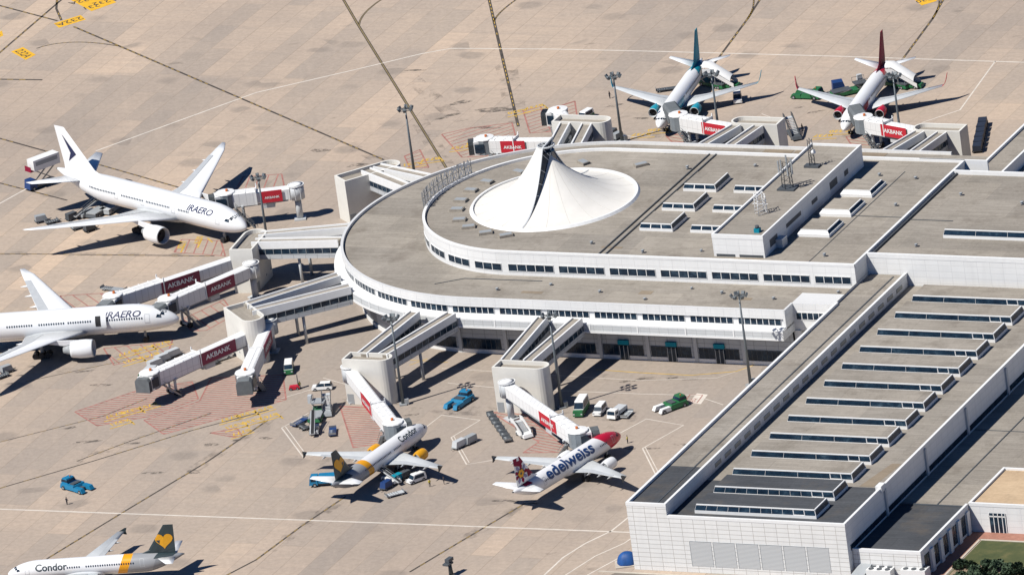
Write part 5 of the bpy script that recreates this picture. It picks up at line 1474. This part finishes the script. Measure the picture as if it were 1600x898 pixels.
cart('dark low loader half hidden by the bridge at the teal tailed jet', (1120, 218), (1132, 216), True, 'dark_grey', 'grey')
cart('grey trolley under the panel of the bridge at the red tailed jet', (1398, 219), (1410, 217), True, 'dark_grey', 'light_grey')
cart('black low trailer behind the front edge of the round roof', (806, 237), (790, 240), True, 'black', 'dark_grey', 5.0)
t = place('engine_lift', 'small red lift truck with an upright mast', 'lift truck', (460, 608), (452, 609))
m = MB(); m.taper(-1.2, 1.2, -.6, .6, .2, .9, .1, .3, .05); m.build('body', 'livery_red', t); m = MB(); m.box(-1.0, -.85, -.4, .4, .9, 3.2); m.build('mast', 'dark_grey', t); wheels(t, (-.7, .7), (-.55, .55), .3)
t = place('weather_mast', 'dark instrument post with a slanted head on the open apron', 'mast', (705, 897), (715, 890))
m = MB(); m.tube((0, 0, 0), (0, 0, 2.6), .5, .35, n=10); m.build('post', 'slate', t); m = MB(); m.box(-1.6, .4, -.7, .7, 2.5, 2.9); m.box(-.9, .9, -.5, .5, 3.0, 3.7); m.build('instrument_head', 'dark_grey', t)
t = thing('covered_plant', 'blue tarpaulin pulled over a mound at the corner of the wing', 'tarpaulin', at(981, 880))
m = MB(); rings = []
for i in range(9):
    q = (math.pi / 2) * i / 8; rings.append([((2.15 + .12 * math.sin(5 * a)) * math.cos(q) ** .8 * math.cos(a), (1.9 + .1 * math.sin(4 * a)) * math.cos(q) ** .8 * math.sin(a), 2.7 * math.sin(q)) for a in [2 * math.pi * k / 22 for k in range(22)]])
m.loft(rings, smooth=True); m.build('tarpaulin', 'tarp_blue', t); m = MB(); m.box(-2.6, 2.4, -2.2, 2.0, 0, .25); m.build('plinth', 'kerb', t)

# chillers and their canopy by the annex
for k, (px, who) in enumerate((((1378, 905), 'left'), ((1432, 905), 'right'))):
    t = thing('chiller_unit', 'white chiller with six dark fans, %s one of the pair by the annex' % who, 'chiller', at(*px), AX)
    m = MB(); m.box(-2.7, 2.7, -1.4, 1.4, .2, 2.6); m.build('casing', 'white', t)
    for i in range(3):
        for j in (0, 1):
            m = MB(); x, y = -1.8 + 1.8 * i, -.65 + 1.3 * j; m.tube((x, y, 2.6), (x, y, 2.75), .55, n=14); m.build('fan', 'dark_grey', t)
t = thing('green_canopy', 'slanting grey green canopy left of the chillers', 'canopy', at(1345, 905), AX)
m = MB(); m.add([(-1.8, -1.6, 1.2), (1.2, -1.6, 1.2), (2.4, 1.6, 3.2), (-.2, 1.6, 3.2), (-1.8, -1.6, 1.1), (1.2, -1.6, 1.1), (2.4, 1.6, 3.1), (-.2, 1.6, 3.1)], [(0, 1, 2, 3), (7, 6, 5, 4), (0, 4, 5, 1), (1, 5, 6, 2), (2, 6, 7, 3), (3, 7, 4, 0)]); m.build('roof_panel', 'grey', t)
m = MB()
for x, y, z in ((-1.6, -1.5, 1.1), (1.1, -1.5, 1.1), (2.2, 1.5, 3.1), (0, 1.5, 3.1)): m.tube((x, y, 0), (x, y, z), .08, n=6)
m.build('post', 'steel', t)
t = thing('flag_pole', 'thin grey pole standing in front of the annex wall', 'pole', at(1428, 900))
m = MB(); m.tube((0, 0, 0), (0, 0, 4.8), .08, n=6); m.build('pole', 'steel', t); m = MB(); m.tube((0, 0, 4.8), (0, 0, 4.95), .14, n=8); m.build('cap', 'grey', t)

# ------------------------------------------------------------------ lamp masts
def mast(label, base, h=20.5, rz=0.0):
    t = thing('lamp_mast', label, 'lamp mast', base, rz)
    m = MB(); m.tube((0, 0, 0), (0, 0, h), .36, .17, n=12); m.build('pole', 'mast_grey', t)
    m = MB(); m.box(-.8, .8, -.8, .8, 0, .35); m.box(.4, 1.3, -.5, .5, .1, 1.3); m.build('base', 'grey', t)
    m = MB()
    for z in (h - .1,):
        for i in range(12):
            a, b = 2 * math.pi * i / 12, 2 * math.pi * (i + 1) / 12; m.beam((1.25 * math.cos(a), 1.25 * math.sin(a), z), (1.25 * math.cos(b), 1.25 * math.sin(b), z), .12, .12)
    for i in range(4):
        a = math.pi * i / 4; m.beam((1.25 * math.cos(a), 1.25 * math.sin(a), h), (-1.25 * math.cos(a), -1.25 * math.sin(a), h), .12, .12)
    m.tube((0, 0, h), (0, 0, h + 1.1), .2, n=8); m.build('head_ring', 'mast_grey', t)
    for i in range(6):
        a = 2 * math.pi * i / 6 + .2; x, y = 1.55 * math.cos(a), 1.55 * math.sin(a)
        m = MB(); m.box(-.2, .28, -.36, .36, -.35, .42); o = m.build('floodlight', 'mast_grey', t, (x, y, h + .1)); o.rotation_euler = (0, .5, a)
    return t
def mast_at(label, basepx, toppx, rz=0):
    b = at(*basepx)
    h = (basepx[1] - toppx[1]) / 6.63          # metres per photo pixel upwards
    return mast(label, b, h, rz)
mast_at('lamp mast beside the cream tower of the yellow banded jet', (630, 632), (609, 500))
mast_at('lamp mast beside the cream tower of the red nosed jet', (878, 637), (861, 497), .3)
mast_at('lamp mast in front of the set back bay where terminal and wing meet', (1173, 602), (1154, 466), .7)
mast_at('lamp mast on the far apron left of the tent roof', (649, 282), (635, 168), .2)
mast_at('lamp mast left of the teal tailed jet', (972, 222), (957, 117), .5)
mast_at('lamp mast in front of the wing of the teal tailed jet', (1126, 228), (1113, 114), .1)
mast_at('lamp mast in front of the wing of the red tailed jet', (1410, 236), (1395, 118), .9)
mast_at('lamp mast near the wing tip of the rear wide body jet', (420, 392), (404, 276), .4)

# ------------------------------------------------------------------ people
def person(label, px, face=0.0, top='cloth', arm=.25):
    t = place('person', label, 'person', px, (px[0] + 10, px[1])); t.rotation_euler = (0, 0, face)
    V = [(0, 0, .95), (0, 0, 1.2), (0, 0, 1.42), (0, 0, 1.53), (0, 0, 1.62), (0, 0, 1.72)]
    Rr = [.16, .15, .17, .07, .10, .085]
    E_ = [(0, 1), (1, 2), (2, 3), (3, 4), (4, 5)]
    for s in (-1, 1):
        b = len(V)
        V += [(0, s * .10, .88), (.03 * s, s * .11, .48), (.02 * s, s * .11, .07), (.14 + .02 * s, s * .12, .05)]; Rr += [.11, .075, .05, .045]
        E_ += [(0, b), (b, b + 1), (b + 1, b + 2), (b + 2, b + 3)]
        b = len(V)
        V += [(0, s * .20, 1.40), (-.02, s * .26, 1.12), (arm, s * .25, .92), (arm + .06, s * .25, .84)]; Rr += [.07, .055, .042, .045]
        E_ += [(2, b), (b, b + 1), (b + 1, b + 2), (b + 2, b + 3)]
    me = bpy.data.meshes.new('body'); me.from_pydata(V, E_, [])
    o = bpy.data.objects.new('body', me); COL.objects.link(o)
    sk = o.modifiers.new('skin', 'SKIN')
    for v, r in zip(me.skin_vertices[0].data, Rr): v.radius = (r, r)
    me.skin_vertices[0].data[0].use_root = True
    o.modifiers.new('sub', 'SUBSURF').levels = 1
    dg = bpy.context.evaluated_depsgraph_get()
    m2 = bpy.data.meshes.new_from_object(o.evaluated_get(dg))
    bpy.data.objects.remove(o); bpy.data.meshes.remove(me)
    m2.materials.clear()
    for k in ('cloth', top, 'skin'): m2.materials.append(MAT[k])
    for p in m2.polygons:
        z = p.center.z; p.use_smooth = True
        p.material_index = 2 if z > 1.5 else (1 if z > .98 else 0)
    body = bpy.data.objects.new('body', m2); COL.objects.link(body); body.parent = t
    m = MB(); m.loft([[(-.01 + r * math.cos(a), r * math.sin(a), z) for a in [2 * math.pi * i / 12 for i in range(12)]] for z, r in ((1.66, .112), (1.72, .11), (1.79, .075), (1.81, .01))], smooth=True); m.build('hair', 'black', t)
    return t
person('person in dark clothes standing near the blue tug on the open apron', (105, 788), 1.0)
person('person in a yellow vest beside the white pickup', (672, 760), 2.0, 'vest')
person('person in dark clothes behind the wing of the yellow banded jet', (694, 756), .4)
person('person in a yellow vest near the small red lift truck', (469, 607), -1.2, 'vest')
person('person in dark clothes on the apron left of the teal tailed jet', (953, 154), -.6)
person('person in a yellow vest standing before the nose of the red nosed jet', (981, 692), 2.8, 'vest')
person('person in dark clothes beside the tower of the teal tailed jet', (1254, 205), .6)

# ------------------------------------------------------------------ painted marks
def ribbon(m, pts, w, z, mat=0):
    pts = [Vector((p.x, p.y, 0)) for p in pts]; Lf = []; Rg = []
    for i, p in enumerate(pts):
        d = (pts[min(i + 1, len(pts) - 1)] - pts[max(i - 1, 0)]).normalized(); n = Vector((-d.y, d.x, 0))
        Lf.append((p + n * w / 2 + Vector((0, 0, z)))); Rg.append((p - n * w / 2 + Vector((0, 0, z))))
    for i in range(len(pts) - 1): m.add([Lf[i], Lf[i + 1], Rg[i + 1], Rg[i]], [(0, 1, 2, 3)], mat)
def gpx(l): return [at(*p) for p in l]
def curve(p0, p1, p2, n=14):
    return [((1 - t) ** 2 * p0[0] + 2 * t * (1 - t) * p1[0] + t * t * p2[0], (1 - t) ** 2 * p0[1] + 2 * t * (1 - t) * p1[1] + t * t * p2[1]) for t in [i / n for i in range(n + 1)]]
WL = MB()
for l, w in (([(-40, 340), (43, 294)], .45), ([(150, 236), (400, 145), (560, 108), (660, 84), (705, 76), (860, 77), (1000, 80), (1300, 88), (1700, 101)], .45), ([(-20, 794), (560, 815), (985, 831)], .5), ([(955, 829), (985, 805)], .4),
    ([(850, 898), (880, 870), (915, 848), (955, 829)], .4), ([(883, 898), (930, 868), (975, 848), (990, 838)], .3), ([(917, 898), (965, 872), (985, 862)], .3),
    ([(1555, 96), (1500, 172), (1440, 192)], .35), ([(1180, 190), (1190, 178), (1222, 190)], .25), ([(440, 668), (474, 714), (530, 705)], .3), ([(446, 666), (479, 711)], .2), ([(440, 668), (482, 645)], .22),
    ([(664, 668), (690, 648), (750, 656), (705, 683), (729, 725), (772, 718)], .3), ([(709, 681), (733, 722)], .2), ([(969, 676), (1010, 654), (1068, 664), (1004, 700), (1027, 746)], .3), ([(1008, 698), (1031, 742)], .2),
    ([(700, 598), (780, 606), (1000, 615), (1085, 617), (1130, 632)], .22), ([(690, 575), (1000, 594), (1120, 590), (1175, 572)], .18), ([(520, 598), (440, 622)], .22), ([(505, 590), (540, 600)], .2), ([(880, 190), (920, 205), (1000, 215)], .2)):
    ribbon(WL, gpx(l), w, .010)
structure('white_apron_lines', WL, 'line_white')
DL = MB(); YL = MB(); OL = MB()
for l, w in (([(-20, 4), (90, 33)], .8), ([(115, 42), (188, 73), (600, 250)], .8), ([(-30, 108), (96, 0)], .8), ([(-10, 124), (66, 125)], 1.0), (curve((57, 76), (110, 58), (188, 73)), .6), ([(-20, 211), (92, 242)], .8), ([(150, 256), (290, 296)], .7), ([(-20, 281), (105, 313)], .7),
    ([(-20, 396), (335, 400)], .6), ([(-20, 768), (145, 720), (300, 672), (420, 640)], .6), ([(77, 870), (200, 795), (325, 720), (420, 655)], .7), (curve((77, 870), (62, 880), (40, 905)), .6), ([(350, 900), (400, 874), (470, 822), (540, 775)], .7), ([(640, 893), (700, 857), (820, 786)], .7), ([(120, 720), (200, 690), (330, 645)], .5),
    ([(762, -10), (772, 34), (810, 198)], 1.0), (curve((772, 34), (776, 20), (815, -6)), .7), ([(1200, -20), (1168, 30), (1110, 108)], .8), ([(1485, -20), (1457, 30), (1396, 112)], .8), (curve((1168, 30), (1182, 10), (1176, -10)), .6), (curve((1457, 30), (1470, 12), (1468, -10)), .6), ([(0, 690), (160, 650), (230, 622)], .45), ([(40, 596), (160, 570), (215, 560)], .45), ([(90, -8), (88, 14), (96, 32)], .8)):
    w *= .72; p = gpx(l); ribbon(DL, p, w, .008)
    # worn yellow dashes down the middle
    for a, b in zip(p, p[1:]):
        n = max(1, int((b - a).length / 2.6))
        for k in range(n):
            if random.random() < .72: ribbon(YL, [a.lerp(b, (k + .1) / n), a.lerp(b, (k + .62) / n)], w * .24, .014)
for l, w in (([(525, -20), (560, 40), (697, 262)], .9), (curve((561, 40), (562, 20), (605, -6)), .7)):
    w *= .75; p = gpx(l); ribbon(DL, p, w, .008); ribbon(OL, p, w * .36, .014)
ribbon(YL, gpx([(930, 577), (1000, 582), (1080, 586), (1150, 580), (1190, 566)]), .3, .014)
ribbon(YL, gpx([(640, 562), (700, 566)]), .2, .014); ribbon(YL, gpx([(640, 570), (668, 560)]), .2, .014)
structure('dark_taxi_line_borders', DL, 'line_black'); structure('yellow_taxi_lines', YL, 'line_yellow'); structure('olive_taxi_lines', OL, 'line_olive')
HL_ = MB()
def hatch(poly, direc, gap=1.15, w=.42, edges=True):
    P = [at(*p) for p in poly]; a, b = at(*direc[0]), at(*direc[1]); d = (b - a).normalized(); n = Vector((-d.y, d.x, 0))
    ks = [p.dot(n) for p in P]; k = min(ks) + gap * .5
    while k < max(ks):
        xs = []
        for p, q in zip(P, P[1:] + P[:1]):
            kp, kq = p.dot(n), q.dot(n)
            if (kp - k) * (kq - k) < 0: xs.append(p.lerp(q, (k - kp) / (kq - kp)))
        xs.sort(key=lambda p: p.dot(d))
        for i in range(0, len(xs) - 1, 2): ribbon(HL_, [xs[i], xs[i + 1]], w, .006)
        k += gap
    if edges:
        for p, q in zip(P, P[1:] + P[:1]): ribbon(HL_, [p, q], .36, .011)
H_ = ((0, 0), (100, 4))
hatch([(117, 643), (222, 607), (300, 596), (310, 623), (235, 650), (152, 665)], H_)
hatch([(225, 656), (312, 626), (330, 590), (442, 585), (447, 624), (340, 655), (256, 678)], H_)
hatch([(328, 676), (370, 668), (378, 680), (368, 683)], H_)
hatch([(531, 634), (575, 636), (614, 690), (552, 699)], H_)
hatch([(768, 644), (810, 640), (885, 700), (880, 706), (817, 707), (842, 690)], ((0, 0), (100, 16)), 1.25)
hatch([(94, 462), (160, 458), (175, 474), (108, 482)], ((0, 0), (40, 26)), 2.6, .3)
hatch([(282, 500), (350, 468), (366, 492), (322, 516), (300, 517)], ((0, 0), (40, 28)), 2.6, .3)
hatch([(162, 544), (240, 536), (270, 530), (262, 552), (178, 570)], ((0, 0), (40, 30)), 2.6, .3)
hatch([(284, 374), (345, 376), (352, 400), (272, 394)], ((0, 0), (14, -30)), 2.2, .3)
hatch([(380, 276), (440, 272), (446, 300), (368, 298)], ((0, 0), (14, -30)), 2.2, .3)
hatch([(690, 210), (735, 200), (800, 192), (806, 214), (760, 244), (722, 246)], ((0, 0), (80, -24)), 2.0, .34)
hatch([(817, 172), (845, 167), (850, 186), (862, 206), (828, 208)], ((0, 0), (80, -24)), 2.0, .34)
hatch([(873, 166), (898, 158), (903, 190), (890, 196)], ((0, 0), (60, -18)), 2.0, .34)
hatch([(632, 244), (656, 234), (670, 262), (640, 262)], ((0, 0), (80, -24)), 2.0, .34)
hatch([(1040, 212), (1072, 208), (1112, 212), (1128, 226), (1050, 222)], ((0, 0), (80, 12)), 1.6, .34)
hatch([(1322, 214), (1352, 208), (1398, 212), (1405, 228), (1330, 226)], ((0, 0), (80, 12)), 1.6, .34)
structure('red_hatched_areas', HL_, 'line_red')
# stop mark lettering, painted upside down for us where it faces the pilots
YT = MB()
def paint(m, txt, px, toward, size, z=.016, sx=1.0, bold=.02):
    a = at(*px); ang = heading(px, toward); d = Vector((math.cos(ang), math.sin(ang), 0)); n = Vector((-d.y, d.x, 0))
    vs, fs, wd = text_mesh(txt, size, bold)
    m.add([a + d * (x - wd / 2) * sx + n * (y - size * .35) + Vector((0, 0, z)) for x, y, zz in vs], fs)
def bar(m, px, toward, L_, w, z=.016):
    a = at(*px); ang = heading(px, toward); d = Vector((math.cos(ang), math.sin(ang), 0)); ribbon(m, [a - d * L_ / 2, a + d * L_ / 2], w, z)
for (px, dr, marks) in (((205, 650), (40, -12), ('B737', 'A320', 'B757', 'A321')), ((225, 553), (40, -12), ('B777', 'A330', 'B767', 'A321', 'B747')), ((385, 655), (40, -12), ('B737', 'A320', 'B757', 'A321', 'A330', 'B767', 'B777')),
    ((310, 384), (-14, 30), ('B777', 'A330')), ((672, 258), (60, -8), ('A321', 'B737')), ((745, 232), (60, -8), ('B757', 'A320', 'B767')), ((1028, 212), (60, -3), ('B737', 'A320')), ((1312, 214), (60, -3), ('B737', 'A320')), ((835, 176), (60, -14), ('A320', 'B737'))):
    for k, tx in enumerate(marks):
        ox = ((k % 3) - 1) * 26 + (k // 3) * 9; oy = ((k % 3) - 1) * -7 + (k // 3 - .8) * 11
        q = (px[0] + ox, px[1] + oy)
        paint(YT, tx, q, (q[0] - dr[0], q[1] - dr[1]), 2.2, bold=.06)
        bar(YT, (q[0] + 2, q[1] + 5), (q[0] + 2 + dr[0], q[1] + 5 + dr[1]), 5.6, .42)
        if k % 2: bar(YT, (q[0] + 18, q[1]), (q[0] + 18 + 10, q[1] + 8), 3.4, .36)
structure('yellow_stop_marks', YT, 'line_yellow')
RB = MB()
box = [(1070, 628), (1078, 616), (1098, 617), (1089, 629)]
p = gpx(box + box[:1]); ribbon(RB, p, .3, .016); paint(RB, 'EQ', (1083, 625), (1087, 617), 1.6)
structure('red_boxed_letters', RB, 'line_red')
WP = MB(); q = gpx([(1076, 629), (1089, 614), (1106, 616), (1095, 631)]); WP.add([v + Vector((0, 0, .007)) for v in q], [(0, 1, 2, 3)]); structure('pale_apron_patch', WP, 'line_white')
# yellow stand number panels
def stand_panel(px4, rows, toward, size):
    m = MB(); q = gpx(px4); m.add([v + Vector((0, 0, .018)) for v in q], [(0, 1, 2, 3)]); structure('yellow_stand_number_panel', m, 'panel_yellow')
    m = MB()
    for tx, px in rows: paint(m, tx, px, (px[0] + toward[0], px[1] + toward[1]), size, .024)
    structure('black_stand_number', m, 'line_black')
stand_panel([(84, 37), (92, 44), (134, 31), (126, 24)], [('232A', (109, 34))], (-40, 12), 3.2)
stand_panel([(17, 81), (36, 74), (56, 86), (40, 94)], [('232A', (37, 84))], (18, 12), 3.0)
stand_panel([(106, -2), (143, 18), (182, 4), (150, -16)], [('232A', (128, 2)), ('231', (144, 11)), ('A232', (165, 3))], (-40, 9), 3.0)
stand_panel([(-6, 54), (-4, 60), (5, 56), (3, 48)], [('1', (0, 54))], (-40, 12), 2.0)
stand_panel([(1424, -4), (1440, 9), (1464, 2), (1450, -12)], [('230', (1444, 1))], (-40, 9), 2.6)
# dark oil streaks where engines and wheels stand
OS = MB()
for (x, y, l, w) in ((720, 160, 5, 2.4), (705, 180, 4, 1.5), (770, 172, 9, 3.0), (762, 200, 6, 1.6), (500, 235, 5, 1.6), (560, 258, 5, 1.8), (690, 185, 3, 1.3), (110, 668, 3, 1.2), (135, 690, 6, 1.5), (210, 692, 3, 1.2), (330, 694, 3.4, 1.6), (415, 684, 3, 1.2), (372, 687, 2.5, 1.1), (300, 735, 2.5, 1.2), (302, 738, 3, .9), (240, 738, 5, 1.1), (158, 601, 5, 1.2), (130, 580, 5, 1.0), (1000, 592, 3, 1.0), (980, 596, 4, 1.2), (1050, 590, 3, .8), (1062, 694, 4, 1.0), (1020, 700, 3.6, .8), (795, 782, 7, 1.0), (830, 786, 5, .9), (985, 700, 3, 1.0), (1248, 168, 3, 1.0), (960, 165, 4, 1.2), (1275, 175, 4, 1.2), (1000, 185, 4, 1.2), (650, 110, 5, 1), (640, 648, 4, 1.2), (560, 715, 5, 1.1)):
    c = at(x, y); a = random.uniform(-.5, .1)
    OS.add([c + Vector((l / 2 * (1 + random.uniform(-.3, .3)) * math.cos(t) * math.cos(a) - w / 2 * math.sin(t) * math.sin(a), l / 2 * math.cos(t) * math.sin(a) + w / 2 * (1 + random.uniform(-.3, .4)) * math.sin(t), .004)) for t in [2 * math.pi * i / 16 for i in range(16)]], [tuple(range(16))])
def oil_mat():
    m, nt, b = newmat('oil_stain'); co = objco(nt)
    c = ramp(nt, noise(nt, co, .9, 5, .7), [(.35, (.10, .085, .07)), (.7, (.20, .168, .14))]); L(nt, c, b.inputs['Base Color']); b.inputs['Roughness'].default_value = .8
    L(nt, ramp(nt, noise(nt, mapping(nt, co, loc=(7, 3, 0)), .55, 6, .7), [(.42, 0.0), (.62, .85)]), b.inputs['Alpha'])
    return m
MAT['oil'] = oil_mat()
structure('oil_stains', OS, 'oil')
# rubber and dirt worn into the concrete along the lead-in lines
TM = MB()
for l, w in (([(790, 100), (812, 205)], 5.0), ([(650, 180), (700, 265)], 4.0), ([(540, 225), (600, 252)], 3.6), ([(300, 735), (420, 655)], 3.6), ([(120, 720), (330, 645)], 3.0), ([(420, 860), (540, 775)], 3.4), ([(720, 845), (830, 780)], 3.4), ([(1060, 160), (1030, 215)], 4.0), ([(1345, 170), (1318, 220)], 4.0), ([(60, 585), (220, 552)], 3.2), ([(0, 396), (300, 399)], 2.4), ([(880, 590), (1120, 588)], 4.0), ([(700, 640), (1000, 652)], 5.0), ([(520, 620), (700, 650)], 4.0), ([(130, 520), (330, 500)], 4.0), ([(640, 120), (720, 190)], 4), ([(460, 715), (620, 720)], 3.0)):
    p = gpx(l); ribbon(TM, [p[0].lerp(p[1], i / 8) for i in range(9)], w, .003)
def wear_mat():
    m, nt, b = newmat('tyre_wear'); co = objco(nt)
    b.inputs['Base Color'].default_value = (.15, .128, .11, 1); b.inputs['Roughness'].default_value = .85
    L(nt, ramp(nt, noise(nt, co, .20, 7, .72), [(.50, 0.0), (.74, .50)]), b.inputs['Alpha'])
    return m
MAT['wear'] = wear_mat()
structure('tyre_marks', TM, 'wear')

# ------------------------------------------------------------------ lawn, paving, kerbs and hedge at the lower right
def uvpoly(l, z): return [tuple(uvw(u, v, z)) for u, v in l]
m = MB(); m.add(uvpoly([(159.05, -160), (162.5, -160), (162.5, -119.5), (159.05, -119.5)], .02), [(0, 1, 2, 3)]); m.add(uvpoly([(162.5, -123.2), (230, -123.2), (230, -119.5), (162.5, -119.5)], .02), [(0, 1, 2, 3)]); structure('brick_path', m, 'brick_paving')
m = MB(); m.add(uvpoly([(163, -160), (230, -160), (230, -123.8), (163, -123.8)], .03), [(0, 1, 2, 3)]); structure('lawn', m, 'lawn')
m = MB()
for a, b in (((162.5, -160), (162.5, -123.5)), ((162.5, -123.5), (230, -123.5))):
    m.beam(uvw(*a, .06), uvw(*b, .06), .5, .13)
structure('lawn_kerb', m, 'kerb')
m = MB(); m.add(uvpoly([(80, -175), (159, -175), (159, -148.9), (92, -148.9)], .02), [(0, 1, 2, 3)]); structure('service_road', m, 'asphalt')
m = MB(); m.beam(uvw(88, -149, .07), uvw(160, -149, .07), .6, .15); structure('road_kerb', m, 'kerb')
m = MB(); m.add(uvpoly([(163.3, -156), (230, -156), (230, -136.2), (163.3, -136.2)], .045), [(0, 1, 2, 3)]); structure('planting_bed', m, 'soil')
def shrub_mesh(seed, r, h):
    rnd = random.Random(seed); m = MB(); lumps = [(rnd.uniform(-.4, .4) * r, rnd.uniform(-.4, .4) * r, rnd.uniform(.35, .7) * h, rnd.uniform(.5, .8)) for _ in range(7)]
    for _ in range(520):
        cx, cy, cz, k = rnd.choice(lumps); d = Vector((rnd.gauss(0, 1), rnd.gauss(0, 1), rnd.gauss(0, 1))).normalized()
        p = Vector((cx, cy, cz)) + Vector((d.x * r * k * .75, d.y * r * k * .75, d.z * h * k * .5)) * rnd.uniform(.75, 1.05)
        if p.z < .05: p.z = rnd.uniform(.05, .25)
        a = Vector((rnd.gauss(0, 1), rnd.gauss(0, 1), rnd.gauss(0, 1))).normalized(); b = a.orthogonal().normalized(); s = rnd.uniform(.13, .26)
        m.add([p + a * s, p + b * s, p - a * s, p - b * s], [(0, 1, 2, 3)])
    return m.mesh('foliage', 'leaf')
sm = [shrub_mesh(k, 1.25, 1.5) for k in range(3)]
stem = MB()
for k in range(4): stem.tube((0, 0, 0), (.3 * math.cos(k * 1.6), .3 * math.sin(k * 1.6), .8), .05, n=5)
stm = stem.mesh('stem', 'soil')
rows = [(-138.2, 0), (-141.2, 1), (-144.4, 2), (-147.4, 3)]
rowname = ['row along the lawn edge', 'second row behind the lawn edge', 'third row from the lawn', 'front row at the picture bottom']
for v, ri in rows:
    for k in range(13):
        u = 164.5 + k * 2.55 + (ri % 2) * 1.2 + random.uniform(-.5, .5)
        if random.random() < .05: continue
        t = thing('shrub', 'round dark green shrub in the planting bed, %s' % rowname[ri], 'shrub', uvw(u, v + random.uniform(-.5, .5), .04), random.uniform(0, 6), 'shrubs in the planting bed, %s' % rowname[ri])
        sc_ = random.uniform(1.0, 1.6); t.scale = (sc_, sc_, sc_ * random.uniform(.8, 1.15))
        for nm, me in (('foliage', random.choice(sm)), ('stem', stm)):
            o = bpy.data.objects.new(nm, me); COL.objects.link(o); o.parent = t
